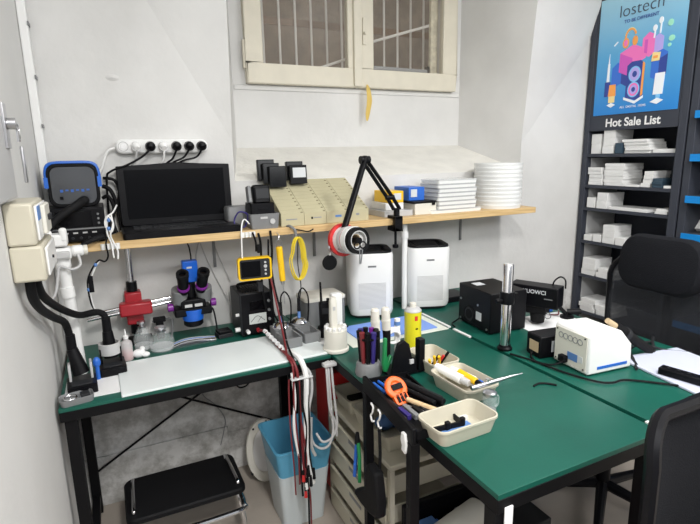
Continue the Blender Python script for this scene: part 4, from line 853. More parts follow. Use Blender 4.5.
# spray can
sp = T('spray_can', 'yellow spray can with pale cap standing behind the tool stand', 'spray can', (1.218, -.705, TZ+.0003))
g = MB(); g.lathe([(.030, 0), (.0325, .003), (.0325, .165)], 30); g.build('can', 'spray', sp)
g = MB(); g.lathe([(.0325, .165), (.033, .168), (.026, .178), (.015, .182)], 30); g.build('shoulder', 'lgrey', sp)
g = MB(); g.lathe([(.013, .182), (.013, .197), (.008, .199)], 20); g.build('nozzle', 'offw', sp)
for i, (z, w, hh, m) in enumerate(((.135, .012, .018, 'redp'), (.10, .010, .006, 'black'), (.045, .020, .010, 'blackm'), (.022, .018, .008, 'blackm'))):
    g = MB(); n = 7; a0 = -PI/2-.55+(.2 if i == 0 else .3)
    for k_ in range(n):
        a = a0+(w/.0325)*k_/n; a2 = a0+(w/.0325)*(k_+1)/n
        p = [(.0329*math.cos(q), .0329*math.sin(q), zz) for q, zz in ((a, z), (a2, z), (a2, z+hh), (a, z+hh))]; g.f([g.v(x) for x in p])
    g.build('label_print', m, sp)
# beige trays
def tray(x, y, w, d, h, rz, lab):
    q = T('storage_tray', lab, 'tray', (x, y, TZ+.0003), rz, 'beige trays on the desk')
    g = MB(); g.loft([(0, w*.84, d*.80, .018), (.004, w*.86, d*.82, .02), (h-.008, w*.97, d*.95, .024), (h-.008, w, d, .026), (h, w, d, .026), (h, w*.955, d*.92, .022), (.006, w*.84, d*.78, .018)]); g.build('tray', 'beige', q, bev=.001); return q
tray(1.016, -1.247, .205, .120, .050, 2, 'beige tray nearest the front left desk corner, holding blue strips')
tray(1.205, -.858, .12, .18, .048, 0, 'beige tray nearest the yellow spray can'); tray(1.183, -1.060, .135, .200, .050, 3, 'beige tray full of white tubes beside the airbrush')
for i, (x, lab) in enumerate(((.985, 'black clip on the left end of the blue strip'), (1.035, 'black clip on the right end of the blue strip'))):
    mb = MB(); mb.bx(x-.007, -1.248, .762, x+.007, -1.236, .785); solo('strip_clip', mb, 'black', lab, 'clip', bev=.002)
mb = MB(); mb.bx(.965, -1.265, .7568, 1.062, -1.228, .7615); solo('blue_strip', mb, 'lblb', 'blue flex strip lying in the front beige tray', 'strip', bev=.001)
mb = MB(); mb.bx(1.045, -1.225, .7565, 1.07, -1.212, .772); solo('clear_part', mb, 'clear', 'small clear block in the front beige tray', 'block', bev=.002)
for i, (a, b, r, ms, lab, nm) in enumerate((((1.15, -.955, .80), (1.185, -1.085, .785), .016, ('white', 'lgrey'), 'fat white grease tube with grey cap in the tray', 'grease_tube'), ((1.205, -.96, .785), (1.225, -1.10, .782), .012, ('white', 'bluep'), 'white tube with blue cap in the tray', 'glue_tube'), ((1.195, -1.02, .798), (1.205, -1.12, .79), .012, ('yellow', 'black'), 'yellow and black tube in the tray', 'glue_tube'), ((1.165, -.93, .772), (1.20, -1.03, .770), .011, ('offw', 'lgrey'), 'pale syringe lying under the white tubes', 'syringe'))):
    a, b = Vector(a), Vector(b); d = (b-a); mb = MB(); mb.cyl(a, a+d*.78, r*.85, r, n=16); mb.cyl(a+d*.78, b, r*.8, r*.7, n=14, mi=1); solo(nm, mb, list(ms), lab, 'tube', bev=.002)
for i in range(6):
    m = ('yellow', 'blackr', 'yellow', 'redp', 'yellow', 'blackr')[i]; a = Vector((1.172+.010*i, -.89+.008*(i % 2), .762+.004*(i % 3))); b = a+Vector((.03*(1 if i % 2 else -1)*.6, -.02, .045))
    if i < 6: mb = MB(); mb.cyl(a, b, .005, n=10)
    solo('driver_bit', mb, m, '%s driver handle poking from the tray by the spray can, %s from the left' % ({'yellow': 'yellow', 'blackr': 'black', 'redp': 'red'}[m], ORD[i]), 'driver', 'small drivers in the tray', bev=.001)
# airbrush and jar
jr = T('glass_jar', 'clear glass jar with metal lid beside the beige trays', 'jar', (1.160, -1.208, TZ+.0003))
g = MB(); g.lathe([(.019, 0), (.021, .004), (.021, .05), (.018, .056)], 26); g.build('glass', 'gl', jr)
g = MB(); g.lathe([(.0195, .005), (.0195, .012)], 24); g.build('liquid', 'mgrey', jr)
g = MB(); g.lathe([(.019, .056), (.0205, .058), (.0205, .066), (.012, .071)], 26); g.build('lid', 'steel', jr)
g = MB(); g.tube([(.021, 0, .05), (.033, 0, .045), (.033, 0, .02), (.021, 0, .015)], .003, n=6); g.build('handle', 'gl', jr)
ab = T('airbrush', 'steel airbrush lying across the glass jar', 'airbrush', (1.170, -1.185, .8285), -36)
g = MB(); g.cyl((-.055, -.03, -.004), (.055, .03, .010), .0085, .0075, n=14); g.cyl((.055, .03, .010), (.105, .057, .016), .0062, .003, n=12); g.cyl((.105, .057, .016), (.125, .068, .018), .0022, n=8); g.build('body', 'steel', ab)
g = MB(); g.cyl((0, 0, 0), (0, 0, .018), .005, n=10); g.cyl((0, 0, .018), (0, 0, .021), .007, n=12); g.build('trigger', 'chrome', ab)
ab.scale = (.86, .86, .86)
mb = MB(); mb.tube([(1.268, -.99, TZ+.003), (1.285, -.985, TZ+.003), (1.305, -1.0, TZ+.003), (1.315, -1.01, TZ+.003)], .0022, n=6)
mb2 = MB(); mb2.tube([(1.40, -1.145, TZ+.003), (1.43, -1.14, TZ+.0035), (1.455, -1.155, TZ+.0035), (1.47, -1.175, TZ+.003)], .0035, n=6); solo('lead', mb2, 'blackr', 'short black lead lying on the desk in front of the adapter', 'cable'); mb.bm.free()

# ------------------------------------------------------------------ laser machine, chrome pole
lm = T('laser_machine', 'black box machine with overhanging arm on the far desk', 'machine', (1.715, -.605, TZ+.0003), -4)
g = MB(); g.bx(-.115, -.115, .006, .070, .115, .178); g.build('cabinet', 'black', lm, bev=.004)
g = MB(); g.cyl((-.115, .03, .055), (-.118, .03, .055), .036, n=28); fn = g.build('fan_grille', 'dgrey', lm)
g = MB(); g.cyl((-.118, .03, .055), (-.1195, .03, .055), .022, n=20); g.ring((-.118, .03, .055), (1, 0, 0), .034, .003, 26, 6); g.build('fan_hub', 'blackr', fn)
g = MB(); g.bx(-.118, -.055, .045, -.115, -.02, .08); g.build('label', 'lbl', lm)
for y, z in ((.095, .02), (-.095, .02), (.095, .11), (-.03, .11)): g = MB(); g.cyl((-.115, y, z), (-.118, y, z), .005, n=10); g.build('screw', 'steel', lm)
g = MB(); g.bx(-.08, .03, .178, -.035, .075, .1788); g.build('sticker', 'lbl', lm)
g = MB(); g.at((.072, .004, 0), (0, 0, -60)); g.bx(.0, 0, .088, .212, .085, .180); arm = g.build('arm', 'black', lm, bev=.004)
ar = Matrix.Translation((.072, .004, 0)) @ Matrix.Rotation(R(-60), 4, 'Z')
text('lettering', 'KUOWCI', .024, arm, tuple(ar @ Vector((.112, -.0005, .155))), (90, 0, -60), 'lbl', bold=.0004)
g = MB(); g.M = ar.copy(); g.bx(.155, -.001, .128, .19, 0, .132); g.build('mark', 'mgrey', arm)
g = MB(); g.M = ar.copy(); g.bx(.07, .01, .055, .16, .075, .098); g.cyl((.12, .04, .055), (.12, .04, .012), .034, .028, n=24); g.build('lens_head', 'blackr', lm, bev=.002)
g = MB(); g.M = ar.copy(); g.ring((.165, .03, .05), (0, 1, 0), .014, .002, 18, 6); g.build('cable_clip', 'mgrey', lm)
for x in (-.095, .05):
    for y in (-.095, .095): g = MB(); g.cyl((x, y, 0), (x, y, .006), .01, n=10); g.build('foot', 'blackr', lm)
g = MB(); g.M = ar.copy(); g.tube([(.17, .06, .178), (.175, .07, .20), (.19, .10, .212), (.20, .14, .19), (.20, .15, .15)], .0035, n=8); g.build('arm_cable', 'blackr', lm)
po = T('chrome_pole', 'chrome pole with black clamp ring standing between the two desks', 'pole', (1.546, -.852, TZ+.0003))
g = MB(); g.lathe([(.028, 0), (.028, .008), (.022, .014), (.022, .02)], 24); g.build('base', 'black', po)
g = MB(); g.lathe([(.0195, .02), (.0195, .335), (.0165, .34)], 26); g.build('tube', 'chrome', po)
g = MB(); g.lathe([(.027, .185), (.028, .19), (.028, .228), (.027, .232)], 26); g.cyl((-.025, 0, .20), (-.055, 0, .20), .009, n=14); g.bx(.02, -.012, .19, .045, .012, .222); g.build('clamp', 'black', po)
mb = MB(); mb.tube([(1.62, -.49, .765), (1.58, -.50, .756), (1.545, -.52, .7545), (1.53, -.56, .7545)], .0035, n=6); solo('cable', mb, 'blackr', 'black mains lead behind the black box machine', 'cable')
bs = MB(); bs.bx(1.70, -.25, TZ+.0003, 1.86, -.12, TZ+.03); solo('black_case', bs, 'black', 'low black case lying behind the black box machine', 'case', bev=.004)
mb = MB(); mb.M = Matrix.Translation((1.91, -.80, TZ)) @ Matrix.Rotation(R(-6), 4, 'Z'); mb.bx(-.14, -.20, .0003, .16, .20, .002); solo('paper_sheet', mb, 'whitep', 'white sheet lying under the arm of the black machine', 'paper')
bc2 = MB(); bc2.bx(2.03, -.60, TZ+.0003, 2.075, -.57, TZ+.018); solo('connector', bc2, 'bluep', 'small blue connector at the edge of the white sheet', 'connector', bev=.002)
mb = MB(); mb.tube([(2.01, -.64, .757), (2.04, -.66, .757), (2.07, -.64, .757), (2.09, -.62, .757)], .003, n=6); solo('lead', mb, 'redc', 'red lead at the edge of the white sheet', 'cable')
ml = T('magnifier_joint', 'small chrome-tipped black jointed arm behind the hot air station', 'arm', (2.055, -.70, TZ+.0003), -10)
g = MB(); g.lathe([(.03, 0), (.03, .012), (.012, .018)], 20); g.build('base', 'black', ml)
g = MB(); g.cyl((0, 0, .015), (-.03, .02, .05), .009, n=12); g.cyl((0, -.0, .03), (.05, -.03, .035), .014, .012, n=14); g.build('arm', 'black', ml)
g = MB(); g.cyl((-.03, .02, .05), (-.055, .05, .075), .007, n=12); g.build('rod', 'steel', ml)
g = MB(); g.lathe([(.035, 0), (.037, .006), (.03, .012), (.015, .015)], 24, (-.07, .065, .082)); g.build('cap', 'mgrey', ml)

# ------------------------------------------------------------------ hot air station and adapter
ha = T('hot_air_station', 'white hot air rework station with blue stripe on the far desk', 'rework station', (1.718, -1.105, TZ+.0003), -5)
g = MB(); prof = [(-.10, .004), (.098, .004), (.092, .09), (.040, .146), (-.088, .152), (-.10, .14)]
g.prism(prof, -.080, .080, 'xz'); g.build('shell', 'white', ha, bev=.006)
g = MB(); g.bx(-.104, -.072, .012, -.1005, .072, .138); bp = g.build('back_panel', 'offw', ha, bev=.001)
g = MB()
for i in range(5): g.ring((-.1045, .045-.022*i, .112), (1, 0, 0), .010, .0014, 16, 5)
g.build('vent_ring', 'mgrey', bp)
g = MB(); g.bx(-.1052, -.035, .035, -.104, .01, .062); g.build('label', 'lblb', bp)
g = MB(); g.bx(-.1052, -.058, .04, -.104, -.037, .062); g.build('label', 'lbl', bp)
for y in (-.063, .063):
    for z in (.02, .13): g = MB(); g.cyl((-.104, y, z), (-.106, y, z), .003, n=8); g.build('screw', 'black', bp)
g = MB(); g.bx(-.06, -.0815, .020, .075, -.0800, .030); g.build('stripe', 'bluep', ha)
g = MB(); g.bx(-.124, .005, .02, -.104, .035, .045); g.build('mains_plug', 'blackr', ha, bev=.003)
for x in (-.08, .08):
    for y in (-.065, .065): g = MB(); g.cyl((x, y, 0), (x, y, .005), .009, n=10); g.build('foot', 'blackr', ha)
g = MB(); g.bx(.090, -.03, .045, .118, .03, .075); g.build('cradle', 'mgrey', ha, bev=.004)
hh = T('hot_air_gun', 'black hot air gun with brass nozzle resting on the white station', 'hot air gun', (1.878, -1.132, .835), 0)
g = MB(); g.cyl((-.075, .01, .048), (-.02, .0, .008), .018, .020, n=20); g.cyl((-.02, .0, .008), (.10, -.015, -.068), .019, .017, n=18); g.build('handle', 'blackr', hh)
g = MB(); g.cyl((-.110, .016, .073), (-.075, .01, .048), .010, .012, n=16); g.build('nozzle', 'tan', hh)
g = MB(); g.hollow((-.035, .003, .019), (.80, -.1, -.58), .0245, .018, .02, 20); g.build('collar', 'dgrey', hh)
g = MB(); g.tube([(.10, -.015, -.068), (.115, -.02, -.076), (.15, .0, -.078), (.20, .04, -.078), (.26, .08, -.078)], .006, n=8); g.build('hose', 'dgrey', hh)
for i, pp in enumerate(([(1.80, -1.22, .757), (1.87, -1.16, .757), (1.93, -1.10, .756), (2.0, -1.06, .757), (2.09, -1.08, .757)], [(1.83, -1.20, .758), (1.90, -1.12, .77), (1.97, -1.12, .78), (2.05, -1.16, .758), (2.11, -1.22, .757)])):
    mb = MB(); mb.tube(pp, .0045, n=7); solo('cable', mb, 'dgrey', ('grey cable curving round behind the lavender pad', 'grey cable arching over the corner of the lavender pad')[i], 'cable')
ad = T('power_adapter', 'black power adapter with pale label beside the white station', 'adapter', (1.690, -.965, TZ+.0003), -8)
g = MB(); g.bx(-.10, -.04, .0, .09, .04, .085); g.build('body', 'black', ad, bev=.006)
g = MB(); g.bx(-.05, -.0412, .022, .035, -.040, .065); g.build('label', 'lbl', ad)
g = MB(); g.bx(-.1012, -.03, .022, -.10, .02, .062); g.build('end_label', 'tan', ad)
mb = MB(); mb.tube([(1.595, -1.085, .775), (1.565, -1.065, .762), (1.55, -1.01, .757), (1.57, -.965, .757), (1.586, -.95, .77)], .0035, n=7); solo('cable', mb, 'blackr', 'black cable joining adapter and hot air station', 'cable')
mb = MB(); mb.tube([(1.525, -.905, TZ+.0035), (1.545, -.99, .756), (1.565, -1.12, .756), (1.60, -1.22, .756), (1.64, -1.25, .756), (1.70, -1.26, .756), (1.80, -1.36, .756), (1.85, -1.42, .757)], .0035, n=7); solo('cable', mb, 'blackr', 'long black lead along the desk joint round the white station', 'cable')
mb = MB(); mb.M = Matrix.Translation((1.925, -1.30, TZ)) @ Matrix.Rotation(R(-8), 4, 'Z'); mb.bx(-.115, -.17, .0003, .165, .16, .010); solo('lavender_pad', mb, 'lav', 'lavender grey flat pad on the far desk beside the chair', 'pad', bev=.003)
kb = T('black_bar', 'black power bar lying on the lavender pad', 'bar', (1.855, -1.36, TZ+.0104), -78)
g = MB(); g.bx(-.085, -.02, 0, .10, .02, .024); g.build('body', 'black', kb, bev=.004)
for i in range(3): g = MB(); g.cyl((-.06+.03*i, 0, .024), (-.06+.03*i, 0, .0255), .005, n=12); g.build('button', 'dgrey', kb)

# ------------------------------------------------------------------ chairs
def chair(lab, loc, rz, head):
    c = T('office_chair', lab, 'chair', loc, rz)
    g = MB(); g.loft([(.40, .46, .44, .09), (.42, .50, .48, .10), (.455, .50, .48, .10), (.475, .46, .44, .09)]); g.build('seat', 'fabric', c)
    g = MB(); g.cyl((0, .02, .10), (0, .02, .40), .028, n=16); g.build('gas_column', 'black', c)
    for k in range(5):
        a = 2*PI*k/5+.3; x, y = .29*math.cos(a), .29*math.sin(a)
        g = MB(); g.cyl((0, .02, .11), (x, y+.02, .075), .024, .016, n=10); lg = g.build('base_arm', 'black', c)
        g = MB(); g.cyl((x-.02, y+.02, .03), (x+.02, y+.02, .03), .03, n=16); g.build('caster', 'blackr', lg)
    # curved backrest
    def bk(u, z):
        t = (z-.50)/.56; return (u, .245+.05*(1-(u/.25)**2)-.03*math.sin(t*PI)+.02*t, z)
    zt, wb_ = (1.055, .225) if head else (.972, .235)
    outline = []
    rc = .10 if head else .075
    for cx, cz, a0 in ((wb_-rc, zt-rc, 0), (-(wb_-rc), zt-rc, 90), (-(wb_-rc-.015), .50+rc, 180), (wb_-rc-.015, .50+rc, 270)):
        for k in range(7): a = R(a0+15*k); outline.append((cx+rc*math.cos(a), cz+rc*math.sin(a)))
    g = MB(); g.tube([bk(*p) for p in outline]+[bk(*outline[0])], .0125 if head else .015, n=8, smooth=False); g.build('back_frame', 'black', c)
    g = MB(); n = 10; V = []
    def half(z):
        if z > zt-rc: q = math.sqrt(max(0, rc*rc-(z-zt+rc)**2)); return wb_-rc+q
        if z < .50+rc: q = math.sqrt(max(0, rc*rc-(.50+rc-z)**2)); return wb_-.015-rc+q
        return wb_-.015*(1-(z-.6)/(zt-.7)) if z < zt else wb_
    for side in (0, .006):
        rows = []
        for j in range(15):
            z = .5015+(zt-.503)*j/14; w = max(half(z)-.002, .03)
            rows.append([g.v((bk(-w+2*w*i/n, z)[0], bk(-w+2*w*i/n, z)[1]+side, z)) for i in range(n+1)])
        for a, b in zip(rows[:-1], rows[1:]):
            for i in range(n): g.f([a[i], a[i+1], b[i+1], b[i]])
        V.append(rows)
    g.build('back_mesh', 'mesh' if head else 'fabric', c)
    g = MB(); g.tube([(0, .10, .42), (0, .24, .42), (0, .345, .50), (0, .335, .70), (0, .335, .88 if not head else 1.0)], .022, n=10); g.build('spine', 'black', c)
    if head:
        g = MB(); g.M = Matrix.Translation((.028, .215, 1.047)) @ Matrix.Rotation(R(-8), 4, 'X') @ Matrix.Rotation(R(90), 4, 'X')
        g.loft([(-.045, .26, .15, .05), (-.035, .315, .20, .07), (-.01, .338, .225, .08), (.02, .338, .225, .08), (.04, .315, .20, .07), (.05, .25, .14, .05)]); g.build('headrest', 'fabric', c)
    for s in (-1, 1):
        g = MB(); g.tube([(s*.22, .12, .43), (s*.275, .10, .45), (s*.285, .08, .58), (s*.285, .04, .63)], .014, n=8); g.bx(s*.285-.035, -.14, .635, s*.285+.035, .12, .66); g.build('armrest', 'black', c, bev=.008)
    return c
chair('black mesh office chair with padded headrest before the dark shelving unit', (1.975, -.995, 0), -90, True)
chair('black office chair back standing close to the camera at the desk ends', (1.345, -1.965, 0), 0, False)

# ------------------------------------------------------------------ shelving unit with poster
XF = 2.90
un = T('display_unit', 'dark grey shelving unit with a blue poster and sale sign on top', 'shelving unit', (XF+.17, -.33, 0))
P = lambda *p: rel(p, un)
y0, y1, ym0, ym1 = -.012, -.625, -.045, -.582
g = MB(); g.bx(*P(XF, ym0, 0), *P(XF+.33, y0, 2.42)); g.build('side_panel', 'ugrey', un, bev=.002)
g = MB(); g.bx(*P(XF, y1, 0), *P(XF+.33, ym1, 2.42)); g.build('side_panel', 'ugrey', un, bev=.002)
g = MB(); g.bx(*P(XF+.315, ym1, .05), *P(XF+.33, ym0, 2.42)); g.build('back_panel', 'ugrey', un)
g = MB(); g.bx(*P(XF+.004, ym1, 1.612), *P(XF+.06, ym0, 2.42)); hdp = g.build('header_panel', 'ugrey', un)
BZ = [1.478, 1.292, 1.152, .946, .727, .487, .25]
for z in BZ:
    g = MB(); g.bx(*P(XF+.004, ym1, z-.018), *P(XF+.315, ym0, z)); g.build('shelf_board', 'ugrey', un, bev=.001)
g = MB()
for za, zb in zip([1.60]+BZ[:-1], BZ): g.bx(*P(XF+.04, ym0-.003, zb+.002), *P(XF+.30, ym0, za-.025))
g.build('side_liner', 'lgrey', un)
text('sign_text', 'Hot Sale List', .064, un, P(XF+.003, -.318, 1.652), (90, 0, -90), 'white', bold=.0015)
# poster (flat print) as part of the unit
PX = XF+.002
g = MB(); g.bx(*P(PX-.001, -.568, 1.70), *P(PX+.002, -.066, 2.335)); poster = g.build('poster', 'poster', un)
PM = {}
for nm, c in dict(p_pink=(.85, .18, .50), p_mag=(.62, .10, .48), p_blue=(.04, .16, .62), p_lblue=(.22, .55, .88), p_orange=(.9, .36, .08), p_white=(.85, .88, .92), p_navy=(.03, .06, .30), p_ink=(.05, .06, .10), p_green=(.35, .75, .55), p_yel=(.9, .7, .3), p_lav=(.45, .38, .80)).items(): M[nm] = mat(nm, c, .4)
L_ = [0]
def art(polys, nm):
    g = MB(); ms = []
    for m, pts in polys:
        L_[0] += 1; e = .0012+.00008*L_[0]
        if m not in ms: ms.append(m)
        V = [g.v(P(PX-e, -.317-a*.86, 1.712+b*.90)) for a, b in pts]; W2 = [g.v(P(PX-.0005, -.317-a*.86, 1.712+b*.90)) for a, b in pts]
        n = len(V); g.f(V, ms.index(m))
        for i in range(n): g.f([V[i], V[(i+1) % n], W2[(i+1) % n], W2[i]], ms.index(m))
    return g.build(nm, ms, poster)
def disc(cx, cz, rx, rz, n=22, a0=0, a1=360): return [(cx+rx*math.cos(R(a0+(a1-a0)*k/n)), cz+rz*math.sin(R(a0+(a1-a0)*k/n))) for k in range(n if a1-a0 == 360 else n+1)]
def arc(cx, cz, r0, r1, a0, a1, sx=1, n=16): return [(cx+r1*sx*math.cos(R(a0+(a1-a0)*k/n)), cz+r1*math.sin(R(a0+(a1-a0)*k/n))) for k in range(n+1)]+[(cx+r0*sx*math.cos(R(a1-(a1-a0)*k/n)), cz+r0*math.sin(R(a1-(a1-a0)*k/n))) for k in range(n+1)]
art([('p_blue', [(-.17, .14), (-.10, .17), (-.10, .28), (-.13, .30), (-.17, .27)]), ('p_navy', [(-.10, .17), (-.06, .15), (-.06, .27), (-.10, .28)]), ('p_blue', [(.10, .18), (.15, .16), (.20, .19), (.20, .31), (.15, .34), (.10, .31)]), ('p_navy', [(.15, .16), (.20, .19), (.20, .30), (.15, .28)]), ('p_lav', [(.10, .31), (.10, .40), (.135, .42), (.165, .40), (.165, .33)]),
     ('p_pink', [(-.12, .30), (-.03, .26), (.06, .30), (.06, .35), (-.03, .39), (-.12, .35)]), ('p_mag', [(-.12, .35), (-.03, .31), (-.03, .20), (-.12, .24)]), ('p_pink', [(.03, .32), (.08, .30), (.11, .32), (.11, .42), (.07, .44), (.03, .41)]), ('p_mag', [(.045, .33), (.065, .32), (.065, .40), (.045, .40)])], 'print_blocks')
art([('p_navy', [(-.06, .08), (.02, .06), (.06, .08), (.06, .27), (.03, .29), (-.03, .29), (-.06, .27)]), ('p_orange', [(.045, .08), (.06, .09), (.06, .27), (.045, .28)]), ('p_lblue', disc(-.005, .215, .042, .046)), ('p_lav', disc(-.005, .215, .034, .038)), ('p_navy', disc(-.005, .215, .016, .018)), ('p_lblue', disc(-.005, .125, .042, .046)), ('p_pink', disc(-.005, .125, .034, .038)), ('p_lav', disc(-.005, .125, .024, .027)), ('p_navy', disc(-.005, .125, .013, .014)), ('p_white', [(-.07, .07), (.01, .04), (.065, .07), (.065, .085), (.01, .057), (-.07, .085)])], 'print_speaker')
art([('p_orange', arc(-.055, .44, .036, .050, 10, 190, .8)), ('p_orange', disc(-.085, .405, .022, .030)), ('p_pink', disc(-.085, .405, .013, .019)), ('p_orange', disc(-.022, .41, .018, .028)), ('p_yel', arc(-.055, .44, .046, .050, 30, 170, .8))], 'print_headphones')
art([('p_white', [(-.205, .18), (-.185, .18), (-.188, .30), (-.202, .30)]), ('p_white', [(-.199, .30), (-.191, .30), (-.195, .36)]), ('p_navy', [(-.215, .10), (-.175, .10), (-.175, .19), (-.215, .19)])], 'print_toothbrush')
art([('p_orange', [(-.185, .10), (-.13, .10), (-.135, .17), (-.18, .17)]), ('p_yel', [(-.18, .06), (-.135, .06), (-.135, .10), (-.18, .10)]), ('p_white', [(-.19, .045), (-.158, .03), (-.128, .045), (-.158, .06)])], 'print_shaver')
art([('p_white', [(.13, .08), (.19, .08), (.195, .20), (.135, .20)]), ('p_lblue', [(.15, .05), (.175, .05), (.175, .08), (.15, .08)]), ('p_white', [(.115, .04), (.16, .025), (.20, .045), (.16, .06)])], 'print_kettle')
art([('p_yel', [(.10, .27), (.15, .27), (.155, .315), (.105, .32)]), ('p_orange', [(.11, .285), (.14, .285), (.14, .30), (.11, .30)])], 'print_cup')
art([('p_white', disc(.105, .455, .013, .018)), ('p_white', [(.10, .40), (.108, .40), (.112, .45), (.104, .45)])], 'print_earbud')
art([('p_white', disc(.14, .49, .013, .018)), ('p_white', [(.136, .42), (.144, .42), (.146, .48), (.138, .48)])], 'print_earbud')
art([('p_green', disc(.20, .465, .016, .018))], 'print_bubble')
art([('p_green', disc(.215, .38, .018, .016))], 'print_bubble')
art([('p_green', disc(.205, .345, .010, .010))], 'print_bubble')
art([('p_white', [(-.165, .40), (-.14, .42), (-.145, .425), (-.17, .405)])], 'print_tablet')
text('poster_title', 'lostech', .090, poster, P(PX-.003, -.318, 2.245), (90, 0, -90), 'p_ink', bold=-.0012)
text('poster_tagline', 'TO BE DIFFERENT', .025, poster, P(PX-.003, -.322, 2.190), (90, 0, -90), 'p_navy')
text('poster_footer', 'ALL  DIGITAL  ITEMS', .017, poster, P(PX-.003, -.317, 1.735), (90, 0, -90), 'p_white')
# goods on the boards
def pile(bi, ya, yb, n, h, dep, fr, what, jig=.004, mat_='boxw'):
    z = BZ[bi]+.0004
    shelfname = ['top', 'second', 'third', 'fourth', 'fifth', 'sixth'][bi]
    for k in range(n):
        dy = random.uniform(-jig, jig); dx = random.uniform(0, jig)
        q = MB(); q.bx(XF+fr+dx, yb+dy+.003, z+h*k+.0003, XF+fr+dep+dx, ya+dy-.003, z+h*(k+1)-.0003)
        lv = '' if n == 1 else (', topmost' if k == n-1 else (', bottom one' if k == 0 else ', %s from the bottom' % ORD[k]))
        solo('stock_box', q, [mat_], '%s on the %s board%s' % (what, shelfname, lv), 'box', 'boxes on the %s shelf of the dark unit' % shelfname, bev=.0012)
pile(0, -.052, -.125, 2, .058, .13, .02, 'white carton in the left pile', .002); pile(0, -.135, -.215, 3, .045, .16, .012, 'white carton in the second pile'); pile(0, -.218, -.268, 1, .06, .12, .01, 'dark carton', mat_='boxb')
pile(0, -.275, -.43, 5, .0155, .15, .01, 'flat white packet in the middle pile', .012); pile(0, -.44, -.575, 1, .022, .12, .03, 'flat white carton at the right end')
pile(1, -.052, -.155, 5, .021, .15, .008, 'white packet in the left pile', .01); pile(1, -.165, -.295, 7, .0185, .17, .008, 'white packet in the tall middle pile', .006); pile(1, -.31, -.395, 1, .010, .12, .004, 'flat white packet', .0)
pile(1, -.40, -.46, 4, .022, .15, .02, 'white packet in the right pile', .008); pile(1, -.468, -.53, 3, .017, .12, .012, 'dark packet beside the right pile', .01, 'boxb'); pile(1, -.535, -.58, 1, .014, .11, .005, 'small white packet at the right end', .0)
pile(2, -.06, -.125, 1, .062, .13, .01, 'white carton at the left end', 0); pile(2, -.13, -.205, 2, .048, .15, .006, 'white carton in the second pile', .003); pile(2, -.212, -.46, 1, .016, .16, .01, 'long flat white carton', 0); pile(2, -.50, -.575, 2, .014, .12, .01, 'small white packet at the right end', .006)
pile(3, -.06, -.12, 1, .036, .13, .006, 'white carton at the left end', 0); pile(3, -.125, -.185, 1, .045, .14, .006, 'white carton second from the left end', 0); pile(3, -.19, -.275, 3, .037, .15, .006, 'white carton in the tall pile', .002); pile(3, -.28, -.345, 1, .045, .14, .006, 'white carton right of the tall pile', 0); pile(3, -.42, -.56, 1, .05, .16, .02, 'white carton behind the headrest', 0)
pile(4, -.06, -.16, 3, .036, .15, .006, 'white and blue carton in the left pile', .006); pile(4, -.17, -.30, 2, .030, .14, .01, 'white packet in the second pile', .008)
for y, z in ((-.075, .745), (-.10, .775), (-.12, .80), (-.20, .745), (-.23, .74)): pass
pile(5, -.06, -.17, 3, .028, .15, .006, 'white packet in the left pile', .012); pile(5, -.18, -.30, 2, .03, .14, .01, 'white packet in the second pile', .01)
# neighbouring unit with blue price strips
u2 = T('display_unit', 'dark shelving unit with blue price strips at the right edge', 'shelving unit', (XF+.17, -.95, 0))
P = lambda *p: rel(p, u2)
g = MB(); g.bx(*P(XF, -.672, 0), *P(XF+.33, -.635, 2.42)); g.build('side_panel', 'ugrey', u2, bev=.002)
g = MB(); g.bx(*P(XF, -1.30, 0), *P(XF+.33, -1.262, 2.42)); g.build('side_panel', 'ugrey', u2, bev=.002)
g = MB(); g.bx(*P(XF+.315, -1.262, .05), *P(XF+.33, -.672, 2.42)); g.build('back_panel', 'blackm', u2)
for i, z in enumerate((2.0, 1.68, 1.47, 1.262, 1.07, .86, .6)):
    g = MB(); g.bx(*P(XF-.02, -1.262, z-.02), *P(XF+.315, -.672, z)); bo_ = g.build('shelf_board', 'ugrey', u2)
    g = MB(); g.bx(*P(XF-.024, -1.262, z-.034), *P(XF-.0205, -.674, z+.002)); g.build('price_strip', 'bluestrip', bo_)
    if i in (2, 3, 4):
        for j in range(3):
            q = T('display_box', 'white slanted packet above a blue price strip, %s shelf, %s from the corner' % (['', '', 'upper', 'middle', 'lower'][i], ORD[j]), 'box', (XF+.09, -.745-.17*j, z+.0005), 0, 'packets over the blue strips')
            g = MB(); g.at((0, 0, 0), (0, 40, 0)); g.bx(-.012, -.07, .012, .012, .07, .13); g.build('packet', ('boxw', 'black', 'boxw')[(i+j) % 3] if j else ('boxw', 'ugrey', 'boxw')[i-2], q)

# ------------------------------------------------------------------ under the benches
dw = T('drawer_unit', 'beige plastic drawer tower under the left desk edge', 'drawer unit', (1.12, -.705, 0))
P = lambda *p: rel(p, dw)
YA, YC, ZD = -.965, -.445, .485
g = MB(); g.bx(*P(.952, YA, ZD-.02), *P(1.29, YC, ZD)); g.build('top_frame', 'beige', dw, bev=.003)
for x in (.960, 1.275):
    for y in (YA+.009, YC-.009): g = MB(); g.bx(*P(x-.009, y-.009, 0), *P(x+.009, y+.009, ZD-.02)); g.build('upright', 'beige', dw)
for i in range(4):
    z = .01+.115*i; g = MB(); g.bx(*P(.943, YA+.022, z), *P(.950, YC-.022, z+.078)); g.bx(*P(.938, YA+.04, z+.076), *P(.950, YC-.04, z+.084)); g.bx(*P(.950, YA+.025, z), *P(1.26, YA+.030, z+.07)); g.bx(*P(.950, YC-.030, z), *P(1.26, YC-.025, z+.07)); g.bx(*P(.950, YA+.03, z), *P(1.26, YC-.03, z+.004)); dr_ = g.build('drawer', 'beige', dw, bev=.002)
    g = MB(); g.bx(*P(.9415, -.76, z+.055), *P(.943, -.66, z+.070)); g.build('handle_slot', 'mgrey', dr_)
dw.location.x += .014
